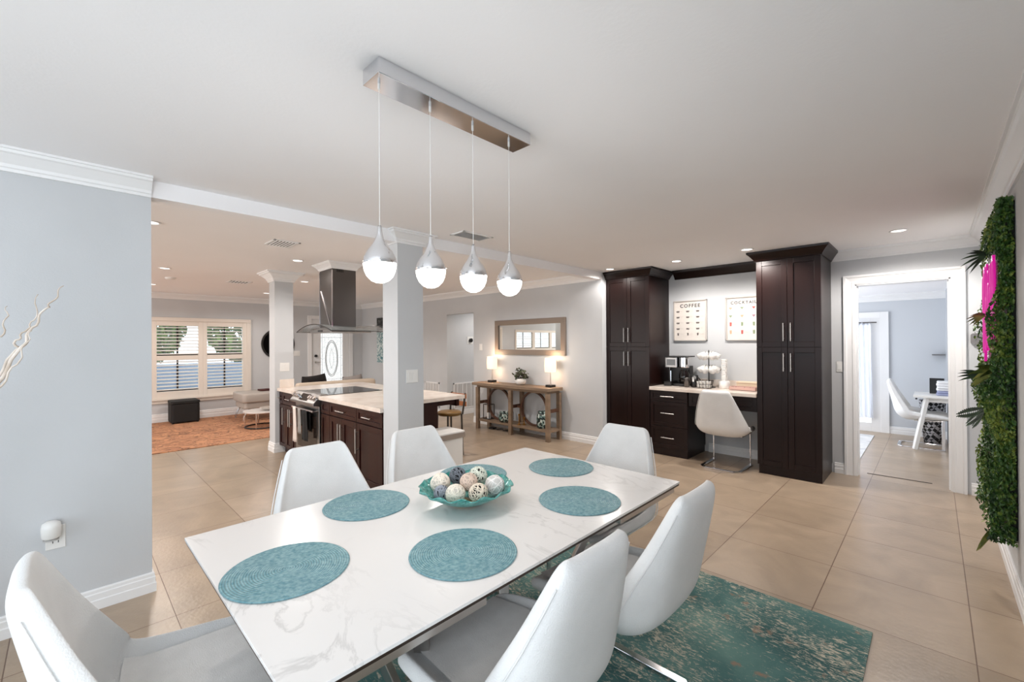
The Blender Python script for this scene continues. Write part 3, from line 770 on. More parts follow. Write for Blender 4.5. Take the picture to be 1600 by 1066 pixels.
b1 = MB().lathe([(0, 0), (0.04, 0), (0.045, 0.01), (0.045, 0.15), (0.041, 0.15), (0.041, 0.02), (0, 0.02)], (-2.18, 5.56, zc), 24).build('cup', M_black, t, smooth=True)
MB().tube([(-2.138 + 0.03 * math.sin(a), 5.56, zc + 0.075 + 0.045 * math.cos(a)) for a in [PI * i / 8 for i in range(9)]], 0.006, 8).build('mug_handle', M_black, b1)
mb = MB()
for k, (dx, dz, ww, hh) in enumerate(((0, 0, 0.012, 0.016), (-0.008, 0.028, 0.004, 0.016), (0.008, 0.028, 0.004, 0.016))):
    mb.sphere((-2.18 + dx, 5.512, zc + 0.09 + dz), 1, 10, 6)
    for v in list(mb.bm.verts)[-62:]:
        pass
mb.bm.free(); mb = MB()
for dx, dz, ww, hh in ((0, 0, 0.012, 0.016), (-0.008, 0.028, 0.004, 0.018), (0.008, 0.028, 0.004, 0.018)):
    mb.prism([(-2.18 + dx + ww * math.cos(a), dz + hh * math.sin(a)) for a in [2 * PI * i / 12 for i in range(12)]], 0, 0.004)
for v in mb.bm.verts:
    x, z, d = v.co; v.co = (x, 5.516 - d, zc + 0.085 + z)
mb.build('rabbit_drawing', M_plate, b1)
# mug tree over a wire basket
cx, cy = -2.04, 5.60
t = thing('mug_tree', 'black metal mug tree standing behind the wire basket', 'mug tree', (cx, cy + 0.06, zc))
mb = MB(); mb.cyl((cx, cy + 0.06, zc), (cx, cy + 0.06, zc + 0.47), 0.006, 8); mb.lathe([(0, 0), (0.08, 0), (0.08, 0.008), (0, 0.008)], (cx, cy + 0.06, zc), 20)
hooks = []
for z in (zc + 0.26, zc + 0.43):
    for k in range(6):
        a = k * PI / 3 + 0.3; p = Vector((cx, cy + 0.06, z)); dv = Vector((math.cos(a), math.sin(a), 0))
        mb.tube([p - Vector((0, 0, 0.03)), p + dv * 0.04, p + dv * 0.075 + Vector((0, 0, 0.02))], 0.004, 6)
        hooks.append((p + dv * 0.075 + Vector((0, 0, -0.035)), a))
mb.build('stand', M_black, t)
mug0 = None
labs = ['upper', 'lower']
for i, (p, a) in enumerate(hooks):
    if mug0 is None:
        mug0 = thing('cup', 'x', 'cup', (0, 0, 0), 'white cups on the mug tree')
        bb = MB().lathe([(0, -0.038), (0.034, -0.038), (0.044, -0.01), (0.046, 0.038), (0.042, 0.038), (0.038, -0.01), (0, -0.03)], (0, 0, 0), 20).build('cup_body', M_plate, mug0, smooth=True)
        MB().tube([(-0.045 - 0.022 * math.sin(b), 0, 0.024 * math.cos(b)) for b in [PI * j / 6 for j in range(7)]], 0.004, 6).build('cup_handle', M_plate, mug0, smooth=True)
        c = mug0
    else: c = dup(mug0)
    c.location = p + Vector((math.cos(a), math.sin(a), 0)) * 0.014; c.rotation_euler = (0, 0.5, a)
    c['label'] = 'white cup hanging on the %s ring of the black mug tree' % ('lower' if i < 6 else 'upper')
t = thing('wire_basket', 'black wire basket of creamer cups on the coffee desk', 'basket', (cx, cy - 0.10, zc))
mb = MB()
for z, r_ in ((zc + 0.005, 0.075), (zc + 0.05, 0.085), (zc + 0.10, 0.095)):
    mb.tube([(cx + 1.15 * r_ * math.cos(a), cy - 0.10 + 0.8 * r_ * math.sin(a), z) for a in [2 * PI * i / 24 for i in range(24)]], 0.0025, 5, True)
for k in range(16):
    a = 2 * PI * k / 16
    mb.tube([(cx + 1.15 * r_ * math.cos(a), cy - 0.10 + 0.8 * r_ * math.sin(a), z) for z, r_ in ((zc + 0.005, 0.075), (zc + 0.10, 0.095))], 0.0018, 4)
mb.build('wires', M_black, t)
pod0 = None; k = 0
for zi in range(2):
    for ix in range(4):
        for iy in range(2):
            x = cx - 0.062 + ix * 0.041; y = cy - 0.122 + iy * 0.045; z = zc + 0.008 + zi * 0.042
            if pod0 is None:
                pod0 = MB().lathe([(0, 0), (0.014, 0), (0.0185, 0.03), (0.0195, 0.034), (0, 0.034)], (0, 0, 0), 12).build('creamer_cup', M_plate, None, smooth=True); c = pod0
            else: c = pod0.copy(); col.objects.link(c)
            c.location = (x + rnd.uniform(-.002, .002), y, z); k += 1
            tag(c, 'small white creamer cup in the black wire basket', 'creamer cup', 'creamer cups in the wire basket')
t = thing('cup_dispenser', 'white ribbed cylinder of stacked cups on a round base', 'cup stack', (-1.855, 5.66, zc))
MB().lathe([(0, 0), (0.058, 0), (0.064, 0.01), (0.062, 0.085), (0.05, 0.092), (0, 0.092)], (-1.855, 5.66, zc), 24).build('base', M_plate, t, smooth=True)
pr = [(0, 0.092)]
for i in range(14): pr += [(0.031, 0.094 + i * 0.0185), (0.037, 0.100 + i * 0.0185)]
pr += [(0.034, 0.36), (0, 0.36)]
MB().lathe(pr, (-1.855, 5.66, zc), 20).build('ribbed_tube', M_plate, t, smooth=False)
t = thing('serving_tray', 'low pink serving tray with red berries at the right of the coffee desk', 'tray', (-1.60, 5.58, zc))
mb = MB(); mb.box(-1.76, -1.47, 5.52, 5.66, zc, zc + 0.008)
for a in ((-1.76, -1.47, 5.52, 5.528), (-1.76, -1.47, 5.652, 5.66), (-1.76, -1.752, 5.52, 5.66), (-1.478, -1.47, 5.52, 5.66)): mb.box(*a, zc, zc + 0.04)
mb.build('tray', mat('blush_enamel', (206, 168, 156), 0.4), t, bevel=0.003)
mb = MB()
for i in range(9): mb.sphere((-1.74 + i * 0.031, 5.59 + rnd.uniform(-.03, .03), zc + 0.022), 0.014, 8, 6)
mb.build('wrapped_sweets', mat('dark_red_foil', (120, 50, 44), 0.3), t, smooth=True)
t = thing('storage_box', 'cream low box behind the pink tray', 'box', (-1.58, 5.76, zc))
mb = MB(); mb.box(-1.73, -1.43, 5.70, 5.86, zc, zc + 0.07); mb.build('body', mat('cream_box', (226, 206, 178), 0.6), t, bevel=0.004)
MB().box(-1.733, -1.427, 5.697, 5.863, zc + 0.07, zc + 0.085).build('lid', _m['cream_box'], t, bevel=0.003)

# ------------------------------------------------------------------ kitchen island
YF = 2.0
CT = 0.865
def isl_body(t, x0, x1, yb=2.62):
    mb = MB(); mb.box(x0, x1, YF, yb, 0.09, CT - 0.042); mb.box(x0, x1, YF + 0.05, yb, 0, 0.09)
    mb.build('body', M_wood_red, t, bevel=0.002)
t = thing('base_cabinet', 'dark cherry base cabinet with two drawers left of the range', 'cabinet', (-5.97, 2.3, 0))
isl_body(t, -6.30, -5.66)
drawer(t, -6.30, -6.275 + 0.10, 0.66, CT - 0.05, YF, 0.07, M_wood_red); drawer(t, -6.17, -5.66, 0.66, CT - 0.05, YF, 0.16, M_wood_red)
door(t, -6.30, -6.05, 0.10, 0.655, YF, -6.09, (0.40, 0.62), M_wood_red, 0.045); door(t, -6.05, -5.85, 0.10, 0.655, YF, -5.88, (0.40, 0.62), M_wood_red, 0.045); door(t, -5.85, -5.66, 0.10, 0.655, YF, -5.82, (0.40, 0.62), M_wood_red, 0.045)
t = thing('base_cabinet', 'dark cherry double-door base cabinet just right of the range', 'cabinet', (-4.4, 2.3, 0))
isl_body(t, -4.71, -4.075)
drawer(t, -4.70, -4.075, 0.68, CT - 0.05, YF, 0.20, M_wood_red)
door(t, -4.70, -4.40, 0.10, 0.672, YF, -4.43, (0.40, 0.62), M_wood_red); door(t, -4.40, -4.075, 0.10, 0.672, YF, -4.37, (0.40, 0.62), M_wood_red)
t = thing('base_cabinet', 'dark cherry single-door base cabinet against the near column', 'cabinet', (-3.82, 2.3, 0))
isl_body(t, -4.073, -3.565, 2.24)
drawer(t, -4.07, -3.575, 0.68, CT - 0.05, YF, 0.17, M_wood_red)
door(t, -4.07, -3.575, 0.10, 0.672, YF, -4.035, (0.38, 0.62), M_wood_red)
t = thing('island_end_panel', 'dark wood end panel under the counter beyond the near column', 'cabinet panel', (-3.9, 2.7, 0))
MB().box(-4.065, -3.86, 2.245, 2.80, 0, CT - 0.042).build('panel', M_wood_red, t, bevel=0.002)
mb = MB(); mb.box(-5.3, -3.84, 3.04, 3.08, CT - 0.12, CT - 0.042); mb.bar((-3.88, 2.8, CT - 0.07), (-3.88, 3.08, CT - 0.07), 0.04, 0.06)
mb.build('support_rail', M_wood_red, t, bevel=0.002)
t = thing('island_countertop', 'cream quartz countertop of the kitchen island around the cooktop', 'countertop', (-5.0, 2.5, CT - 0.04))
mb = MB()
mb.box(-6.305, -5.665, 1.955, 3.13, CT - 0.04, CT); mb.box(-5.665, -4.93, 2.745, 3.13, CT - 0.04, CT); mb.box(-4.93, -3.80, 1.955, 3.13, CT - 0.04, CT); mb.box(-3.80, -3.563, 1.955, 2.30, CT - 0.04, CT)
mb.build('slab', M_counter, t)
MB().box(-6.306, -6.285, 1.985, 2.165, CT, CT + 0.11).build('backsplash', M_counter, t, bevel=0.002)
# range
t = thing('kitchen_range', 'stainless slide-in electric range with black glass cooktop in the island', 'range', (-5.3, 2.35, 0))
RX0, RX1 = -5.655, -4.72
RX1 = -4.94
# cabinet filler right of the range
mb = MB(); mb.box(RX0, RX1, YF + 0.0, 2.62, 0.03, CT - 0.05); mb.build('body', M_steel, t, bevel=0.003)
MB().box(-5.66, -4.935, 2.06, 2.742, CT - 0.03, CT + 0.006).build('cooktop', M_blackglass, t, bevel=0.002)
mb = MB()
A = [(1.90, 0.755), (1.90, 0.78), (1.985, CT + 0.012), (2.06, CT + 0.012), (2.06, 0.755)]
va = [mb.bm.verts.new((RX0, y, z)) for y, z in A]; vb = [mb.bm.verts.new((RX1, y, z)) for y, z in A]
mb.bm.faces.new(va); mb.bm.faces.new(vb[::-1])
for i in range(5): mb.bm.faces.new((va[i], vb[i], vb[(i + 1) % 5], va[(i + 1) % 5]))
cp = mb.build('control_panel', M_steel, t, bevel=0.004)
nrm = Vector((0, -(CT + 0.012 - 0.78), 0.085)).normalized()
def onpanel(x, f, d): return Vector((x, 1.90 + 0.085 * f, 0.78 + (CT + 0.012 - 0.78) * f)) + nrm * d
mb = MB(); q = [onpanel(x, f, 0.002) for x, f in ((-5.42, .15), (-5.17, .15), (-5.17, .85), (-5.42, .85))]
mb.bm.faces.new([mb.bm.verts.new(p) for p in q]); q2 = [onpanel(x, f, 0.0005) for x, f in ((-5.42, .15), (-5.17, .15), (-5.17, .85), (-5.42, .85))]
mb.build('display', M_blackglass, cp)
for x in (-5.60, -5.52, -5.47, -5.12, -5.05, -4.98):
    mb = MB(); mb.tube([onpanel(x, .5, 0), onpanel(x, .5, 0.032)], 0.021, 16); mb.build('knob', M_chrome, cp)
od = MB().box(RX0 + .003, RX1 - .003, YF - 0.035, YF, 0.16, 0.745).build('oven_door', M_steel, t, bevel=0.004)
MB().box(RX0 + 0.07, RX1 - 0.07, YF - 0.037, YF - 0.034, 0.22, 0.62).build('oven_window', mat('oven_glass', (46, 38, 34), 0.08), od)
mb = MB(); mb.cyl((RX0 + 0.03, YF - 0.085, 0.69), (RX1 - 0.03, YF - 0.085, 0.69), 0.013, 16)
for x in (RX0 + 0.06, RX1 - 0.06): mb.cyl((x, YF - 0.035, 0.69), (x, YF - 0.085, 0.69), 0.009, 10)
mb.build('handle', M_chrome, od, smooth=False)
MB().box(RX0 + .003, RX1 - .003, YF - 0.03, YF, 0.035, 0.155).build('storage_drawer', M_steel, t, bevel=0.004)
# filler strip between range and cabinet
t = thing('base_cabinet', 'narrow dark filler cabinet between the range and the double-door cabinet', 'cabinet', (-4.83, 2.3, 0))
isl_body(t, -4.935, -4.715)
drawer(t, -4.93, -4.705, 0.68, CT - 0.05, YF, h=False, m=M_wood_red); door(t, -4.93, -4.705, 0.10, 0.672, YF, m=M_wood_red, st=0.04)
# towels
def towel(x0, x1, zb, zb2, m, label, nm):
    mb = MB(); yh = YF - 0.085; zt = 0.704
    def f(u, v):
        x = x0 + (x1 - x0) * u
        L = (zt - zb) + (zt - zb2); s = v * L
        wv = 0.006 * math.sin(u * 9 + v * 3)
        if s < zt - zb: return (x + 0.006 * math.sin(v * 8), yh - 0.017 + wv - 0.004, zb + s)
        return (x, yh + 0.017 + wv * .3, zt - (s - (zt - zb)))
    mb.grid(f, 10, 16)
    o = mb.build(nm, m, None, solid=0.004, smooth=True)
    return tag(o, label, 'towel')
towel(-5.56, -5.44, 0.28, 0.45, mat('white_towel', (226, 214, 206), 0.9), 'white towel hanging on the oven door handle', 'kitchen_towel')
towel(-5.40, -5.30, 0.40, 0.50, mat('grey_towel', (150, 146, 142), 0.9), 'grey towel hanging in the middle of the oven handle', 'kitchen_towel')
towel(-5.27, -5.10, 0.34, 0.46, mat('black_towel', (20, 18, 18), 0.9), 'black towel hanging right of the white towel on the oven handle', 'kitchen_towel')
# hood
t = thing('range_hood', 'stainless island range hood with curved glass canopy hanging from the ceiling', 'range hood', (-5.3, 2.35, 1.59))
MB().box(-5.46, -5.10, 2.185, 2.48, 1.645, H).build('chimney', M_steel_dark, t, bevel=0.002)
mb = MB()
for i in range(8): mb.box(-5.099, -5.097, 2.24 + i * 0.011, 2.246 + i * 0.011, 2.31, 2.38)
mb.build('vent_slots', M_black, t)
mb = MB()
for a in ((-5.465, -5.455, 2.18, 2.19), (-5.105, -5.095, 2.18, 2.19)): mb.box(*a, 1.65, 2.33)
mb.bar((-5.42, 2.18, 2.10), (-5.13, 2.18, 1.66), 0.012)
mb.build('edge_trim', M_chrome, t)
mb = MB(); pr = [(o_, H + z_) for o_, z_ in CR]
for p, q, nn in (((-5.46, 2.185), (-5.10, 2.185), (0, -1)), ((-5.10, 2.185), (-5.10, 2.48), (1, 0)), ((-5.10, 2.48), (-5.46, 2.48), (0, 1)), ((-5.46, 2.48), (-5.46, 2.185), (-1, 0))):
    mb.sweep([(o_ * 0.75, H + z_ * 0.75) for o_, z_ in CR], p, q, nn, 1, 1)
mb.build('crown_collar', M_trim, t)
MB().box(-5.60, -4.98, 2.12, 2.62, 1.585, 1.625).build('body', M_steel, t, bevel=0.004)
mb = MB(); mb.box(-5.50, -5.06, 2.15, 2.55, 1.625, 1.647); mb.build('collar', M_steel, t, bevel=0.003)
mb = MB()
def gl(u, v): 
    x = -5.86 + 1.04 * u
    return (x, 2.05 + 0.78 * v, 1.60 + 0.085 * (1 - (2 * u - 1) ** 2))
mb.grid(gl, 20, 2); gl_o = mb.build('glass_canopy', M_hoodglass, t, solid=0.008, smooth=True)
mb = MB(); mb.tube([gl(i / 20, 0) for i in range(21)], 0.005, 6); mb.tube([gl(i / 20, 1) for i in range(21)], 0.005, 6); mb.tube([gl(0, 0), gl(0, 1)], 0.005, 6); mb.tube([gl(1, 0), gl(1, 1)], 0.005, 6)
mb.build('glass_edge', M_black, t)
MB().box(-5.35, -5.22, 2.116, 2.121, 1.595, 1.615).build('control_strip', M_black, t)
# bin behind the chair
t = thing('trash_bin', 'white bin with a grey banded lid standing behind the near column', 'bin', (-3.62, 2.66, 0))
mb = MB()
def rr_poly(x0, x1, y0, y1, r, n=5):
    P = []
    for cx_, cy_, a0 in ((x1 - r, y1 - r, 0), (x0 + r, y1 - r, PI / 2), (x0 + r, y0 + r, PI), (x1 - r, y0 + r, 3 * PI / 2)):
        for i in range(n + 1): P.append((cx_ + r * math.cos(a0 + PI / 2 * i / n), cy_ + r * math.sin(a0 + PI / 2 * i / n)))
    return P
mb.prism(rr_poly(-3.745, -3.465, 2.30, 2.84, 0.03), 0, 0.49); mb.build('body', M_plate, t)
MB().prism(rr_poly(-3.765, -3.445, 2.27, 2.86, 0.035), 0.49, 0.54).build('lid_band', mat('grey_brown_band', (150, 138, 128), 0.4), t)
MB().prism(rr_poly(-3.76, -3.45, 2.275, 2.855, 0.035), 0.54, 0.552).build('lid', M_plate, t)
# bar stool beyond the counter
t = thing('bar_stool', 'wooden seat bar stool with metal frame beyond the island counter', 'stool', (-4.02, 3.32, 0))
MB().lathe([(0, 0.52), (0.14, 0.52), (0.155, 0.535), (0.155, 0.56), (0.14, 0.57), (0, 0.565)], (-4.50, 3.45, 0), 24).build('seat', mat('olive_brown_wood', (120, 88, 40), 0.4), t, smooth=True)
for sx, sy in ((-1, -1), (1, -1), (1, 1), (-1, 1)):
    MB().cyl((-4.50 + sx * 0.12, 3.45 + sy * 0.12, 0), (-4.50 + sx * 0.11, 3.45 + sy * 0.11, 0.53), 0.012, 8).build('leg', M_steel_dark, t)
mb = MB(); mb.tube([(-4.63, 3.56, 0.53), (-4.64, 3.60, 0.80)], 0.012, 8); mb.tube([(-4.37, 3.56, 0.53), (-4.36, 3.60, 0.80)], 0.012, 8)
mb.build('back_posts', M_steel_dark, t)
for z in (0.66, 0.76):
    MB().box(-4.66, -4.34, 3.59, 3.605, z - 0.03, z + 0.03).build('back_slat', mat('copper_wood', (196, 128, 88), 0.35), t, bevel=0.002)

# ------------------------------------------------------------------ dining rug
o = MB().box(-2.50, -0.226, -0.75, 2.77, 0.0, 0.009).build('area_rug', M_rug); tag(o, 'distressed teal and cream rug under the dining table', 'rug')

# ------------------------------------------------------------------ dining table
TR = 0.0057
TZ = 0.735
T = bpy.data.objects.new('dining_table', None); col.objects.link(T)
tag(T, 'white marble-top extending dining table with metal underframe', 'table')
LX, LY = 0.527, 0.926
MB().box(-LX, LX, -LY, LY, TZ - 0.010, TZ).build('tabletop', M_marble, T, bevel=0.001)
MB().box(-LX + .003, LX - .003, -LY + .003, LY - .003, TZ - 0.020, TZ - 0.0102).build('underlay', mat('bronze_edge', (66, 56, 50), 0.3, 0.6), T)
for s_ in (-1, 1):
    for e in (-1, 1):
        MB().box(s_ * (LX - 0.02), s_ * (LX - 0.05), e * (LY - 0.02), e * 0.38, TZ - 0.055, TZ - 0.024).build('extension_rail', M_nickel, T, bevel=0.002)
    MB().box(s_ * 0.38, s_ * 0.42, -0.78, 0.78, TZ - 0.07, TZ - 0.022).build('frame_rail', M_black, T, bevel=0.002)
for e in (-1, 1):
    MB().box(-0.44, 0.44, e * 0.42 - 0.02, e * 0.42 + 0.02, TZ - 0.06, TZ - 0.022).build('cross_rail', M_black, T, bevel=0.002)
    mb = MB()
    for s_ in (-1, 1):
        mb.bar((s_ * 0.33, e * 0.50, TZ - 0.05), (s_ * 0.10, e * 0.30, 0.03), 0.05, 0.03)
    mb.bar((-0.10, e * 0.30, 0.03), (-0.10, e * -0.02, 0.03), 0.04); mb.bar((0.10, e * 0.30, 0.03), (0.10, e * -0.02, 0.03), 0.04)
    mb.build('leg', M_nickel, T, bevel=0.003)
T.location = (-1.4445, 1.2255, 0.009); T.rotation_euler = (0, 0, TR)
def on_table(x, y, z=TZ): return Vector((x, y, z + 0.010))

# placemats
mats = [(-1.452, 0.480, 'front-left teal round placemat nearest the cropped chair'), (-1.785, 0.915, 'teal round placemat left of the glass bowl'),
        (-1.140, 0.930, 'teal round placemat in front of the bowl, nearest right chair'), (-1.78, 1.52, 'grey-looking teal round placemat mostly hidden behind the glass bowl'),
        (-1.140, 1.595, 'teal round placemat right of the bowl beside the far right chair'), (-1.515, 1.945, 'teal round placemat at the far end before the end chair')]
pm0 = None
for x, y, lab in mats:
    if pm0 is None:
        mb = MB(); pr = [(0, 0)]
        mb.lathe([(0, 0), (0.179, 0), (0.181, 0.002), (0.179, 0.004), (0, 0.004)], (0, 0, 0), 72)
        pm0 = mb.build('placemat', M_mat, None); c = pm0
        pm0.location = (0, 0, 0)
    else: c = pm0.copy(); col.objects.link(c)
    c.location = on_table(x, y, TZ - 0.0005); c.rotation_euler = (0, 0, rnd.uniform(0, 6))
    tag(c, lab, 'placemat', 'placemats on the dining table')

# glass bowl
bx, by = -1.478, 1.222
t = thing('glass_bowl', 'teal glass bowl with leafy rim in the middle of the dining table', 'bowl', on_table(bx, by))
mb = MB(); bz = TZ + 0.0105
def bowl(u, v):
    a = 2 * PI * u; r_ = 0.055 + 0.150 * v; z = bz + 0.006 + 0.075 * v ** 1.5
    if v > 0.75:
        q = (v - 0.75) / 0.25; z += 0.006 * q * math.sin(a * 14); r_ += 0.005 * q * math.cos(a * 14 + 1)
    return (bx + r_ * math.cos(a), by + r_ * math.sin(a), z)
mb.grid(bowl, 96, 14)
bmesh.ops.remove_doubles(mb.bm, verts=mb.bm.verts, dist=0.0001)
gm = mat('teal_glass', (20, 168, 160), 0.08); n_, l_, b_ = nodes(gm); b_.inputs['Transmission Weight'].default_value = 0.35; b_.inputs['Alpha'].default_value = 0.86
tc = n_.new('ShaderNodeTexCoord'); nt = n_.new('ShaderNodeTexNoise'); nt.inputs['Scale'].default_value = 18; nt.inputs['Distortion'].default_value = 2
l_.new(tc.outputs['Object'], nt.inputs[0]); rp = n_.new('ShaderNodeValToRGB'); rp.color_ramp.elements[0].position = 0.35; rp.color_ramp.elements[1].position = 0.7
rp.color_ramp.elements[0].color = lin((10, 140, 132)); rp.color_ramp.elements[1].color = lin((140, 215, 208)); l_.new(nt.outputs[0], rp.inputs[0]); l_.new(rp.outputs[0], b_.inputs['Base Color'])
mb.build('bowl_wall', gm, t, solid=0.004, smooth=True)
MB().lathe([(0, 0), (0.05, 0), (0.062, 0.006), (0, 0.007)], (bx, by, bz - 0.0003), 32).build('foot', mat('amber_glass', (150, 120, 60), 0.1), t, smooth=True)
# woven balls
balls = [(688, (-1.583, 1.160, .825), .045, 'solid', (236, 226, 212), 'cream string ball at the left of the teal bowl'),
         (711, (-1.572, 1.250, .840), .040, 'twig', (112, 118, 126), 'dark grey open twig ball at the back of the teal bowl'),
         (739, (-1.500, 1.310, .840), .044, 'twig', (222, 226, 212), 'pale green-white wicker ball at the back of the teal bowl'),
         (729, (-1.460, 1.222, .842), .040, 'solid', (214, 192, 176), 'beige string ball in the middle of the teal bowl'),
         (692, (-1.518, 1.118, .806), .034, 'twig', (150, 155, 165), 'small grey wire ball at the front left of the teal bowl'),
         (713, (-1.449, 1.140, .812), .043, 'solid', (232, 224, 210), 'ivory string ball at the front of the teal bowl'),
         (745, (-1.385, 1.212, .814), .042, 'twig', (228, 214, 196), 'cream open wicker ball at the front right of the teal bowl'),
         (771, (-1.390, 1.312, .822), .045, 'leaf', (236, 232, 228), 'white ball with pale leaf pattern at the right of the teal bowl')]
for px, c, r_, kind, rgb, lab in balls:
    t = thing('decorative_ball', lab, 'decorative ball', c, 'decorative balls in the glass bowl')
    r2 = random.Random(px)
    core = {'solid': rgb, 'leaf': rgb, 'twig': tuple(int(k * 0.30) for k in rgb)}[kind]  # open twig balls: dark core colour stands for shade in the gaps
    rc = r_ * (0.955 if kind != 'twig' else 0.72)
    MB().sphere(c, rc, 24, 16).build('core', mat('ball_core_%d' % px, tuple(int(k * 0.82) for k in core), 0.8), t, smooth=True)
    mb = MB(); n_l = {'solid': 30, 'twig': 26, 'leaf': 12}[kind]; tr = {'solid': 0.0020, 'twig': 0.0019, 'leaf': 0.0018}[kind]
    for i in range(n_l):
        ax = Vector((r2.gauss(0, 1), r2.gauss(0, 1), r2.gauss(0, 1))).normalized()
        a_ = ax.orthogonal().normalized(); b2 = ax.cross(a_); off = r2.uniform(-0.35, 0.35); rr = math.sqrt(1 - off * off)
        mb.tube([Vector(c) + (ax * off + (a_ * math.cos(q) + b2 * math.sin(q)) * rr) * (r_ - tr) for q in [2 * PI * k / 22 for k in range(22)]], tr, 4, True)
    mb.build('windings', mat('ball_wind_%d' % px, rgb, 0.75), t, smooth=True)

# ------------------------------------------------------------------ dining chairs
def lerp_tab(tab, t):
    for (a, va), (b, vb) in zip(tab, tab[1:]):
        if t <= b:
            k = (t - a) / (b - a); k = k * k * (3 - 2 * k) if False else k
            return tuple(x + (y - x) * k for x, y in zip(va, vb)) if isinstance(va, tuple) else va + (vb - va) * k
    return tab[-1][1]
# control rows: (y, z, half width, wrap height)  y forward (front +)
ROWS = [(0.285, 0.395, 0.190, 0.000), (0.292, 0.42, 0.215, 0.006), (0.265, 0.440, 0.230, 0.018), (0.14, 0.439, 0.247, 0.045), (0.0, 0.430, 0.258, 0.068), (-0.10, 0.425, 0.266, 0.088),
        (-0.165, 0.436, 0.268, 0.105), (-0.205, 0.475, 0.265, 0.115), (-0.225, 0.54, 0.252, 0.100), (-0.245, 0.62, 0.232, 0.075), (-0.268, 0.70, 0.208, 0.052), (-0.290, 0.78, 0.182, 0.035),
        (-0.312, 0.86, 0.156, 0.020), (-0.322, 0.895, 0.142, 0.012), (-0.326, 0.908, 0.118, 0.004)]
def chair_proto():
    t = thing('dining_chair', 'x', 'chair', (0, 0, 0))
    mb = MB(); n = len(ROWS); NU = 12
    ctr = [Vector((0, r[0], r[1])) for r in ROWS]
    nor = []
    for i in range(n):
        d = (ctr[min(i + 1, n - 1)] - ctr[max(i - 1, 0)]).normalized()   # from front to top
        nn = Vector((0, d.z, -d.y));                                     # seat: d=-y -> nn=(0,0,1); back: d=+z -> nn=(0,1,0)
        nor.append(nn)
    thick = [0.03, 0.045, 0.055, 0.06, 0.062, 0.066, 0.072, 0.075, 0.07, 0.065, 0.06, 0.055, 0.05, 0.04, 0.02]
    inner = []; outer = []
    for i in range(n):
        ri = []; ro = []
        for k in range(NU + 1):
            u = -1 + 2 * k / NU; au = abs(u)
            wrap = ROWS[i][3] * au ** 3
            x = ROWS[i][2] * math.sin(u * PI / 2 * 0.86) / math.sin(PI / 2 * 0.86)
            ri.append(mb.bm.verts.new(ctr[i] + Vector((x, 0, 0)) + nor[i] * wrap))
            th = thick[i] * (1 - 0.30 * au ** 4)
            xo = x * (1 + 0.10 * (1 - 0)) if au > 0.99 else x * 1.06
            ro.append(mb.bm.verts.new(ctr[i] + Vector((xo, 0, 0)) + nor[i] * (wrap * 0.86 - th)))
        inner.append(ri); outer.append(ro)
    for i in range(n - 1):
        for k in range(NU):
            mb.bm.faces.new((inner[i][k], inner[i][k + 1], inner[i + 1][k + 1], inner[i + 1][k]))
            mb.bm.faces.new((outer[i][k + 1], outer[i][k], outer[i + 1][k], outer[i + 1][k + 1]))
        mb.bm.faces.new((inner[i + 1][0], outer[i + 1][0], outer[i][0], inner[i][0]))
        mb.bm.faces.new((inner[i][NU], outer[i][NU], outer[i + 1][NU], inner[i + 1][NU]))
    for k in range(NU):
        mb.bm.faces.new((inner[0][k + 1], inner[0][k], outer[0][k], outer[0][k + 1]))
        mb.bm.faces.new((inner[-1][k], inner[-1][k + 1], outer[-1][k + 1], outer[-1][k]))
    seam = {k: [outer[i][k].co.lerp(outer[i][abs(k - 1)].co, 0.06) + nor[i] * -0.002 for i in range(3, n - 2)] for k in (0, NU)}
    mb.build('shell', M_leather, t, smooth=True, sub=2)
    for k in (0, NU):
        MB().tube([Vector(v) for v in seam[k]], 0.0026, 6).build('seam_piping', M_leather, t, smooth=True)
    # seat pad
    mb = MB()
    def pad(u, v):
        i = 2 + v * 4.0; k = min(int(i), n - 2); f = i - k
        c = ctr[k] * (1 - f) + ctr[k + 1] * f; wdt = (ROWS[k][2] * (1 - f) + ROWS[k + 1][2] * f) * 0.80
        nn = nor[k] * (1 - f) + nor[k + 1] * f; uu = -1 + 2 * u
        wr = (ROWS[k][3] * (1 - f) + ROWS[k + 1][3] * f) * (abs(uu) * 0.8) ** 3
        e = (1 - abs(uu) ** 6) * min(1, v * 8, (1 - v) * 8)
        return c + Vector((wdt * uu, 0, 0)) + nn * (wr + 0.001 + 0.010 * e)
    mb.grid(pad, 16, 12); mb.build('seat_pad', M_seat, t, smooth=True, recalc=False)
    # chrome cantilever frame
    mb = MB(); W_ = 0.205
    for s_ in (-1, 1):
        mb.bar((s_ * W_, 0.205, 0.40), (s_ * W_, 0.205, 0.0125), 0.012, 0.034, (0, 1, 0))
        mb.bar((s_ * W_, 0.22, 0.0065), (s_ * W_, -0.20, 0.0065), 0.036, 0.012)
        mb.bar((s_ * W_, -0.19, 0.0065), (s_ * (W_ - 0.045), -0.235, 0.0065), 0.036, 0.012)
        mb.bar((s_ * W_, 0.205, 0.385), (s_ * (W_ - 0.02), -0.08, 0.372), 0.03, 0.012)
    mb.bar((-W_ + 0.05, -0.235, 0.0065), (W_ - 0.05, -0.235, 0.0065), 0.036, 0.012)
    mb.bar((-W_, 0.205, 0.388), (W_, 0.205, 0.388), 0.03, 0.012)
    mb.build('frame', M_chrome, t, bevel=0.003)
    return t
CH = chair_proto()
def place_chair(c, x, y, rz, label, z=0.009, group='white leather dining chairs'):
    c.location = (x, y, z); c.rotation_euler = (0, 0, rz); c['label'] = label; c['category'] = 'chair'; c['group'] = group
    return c
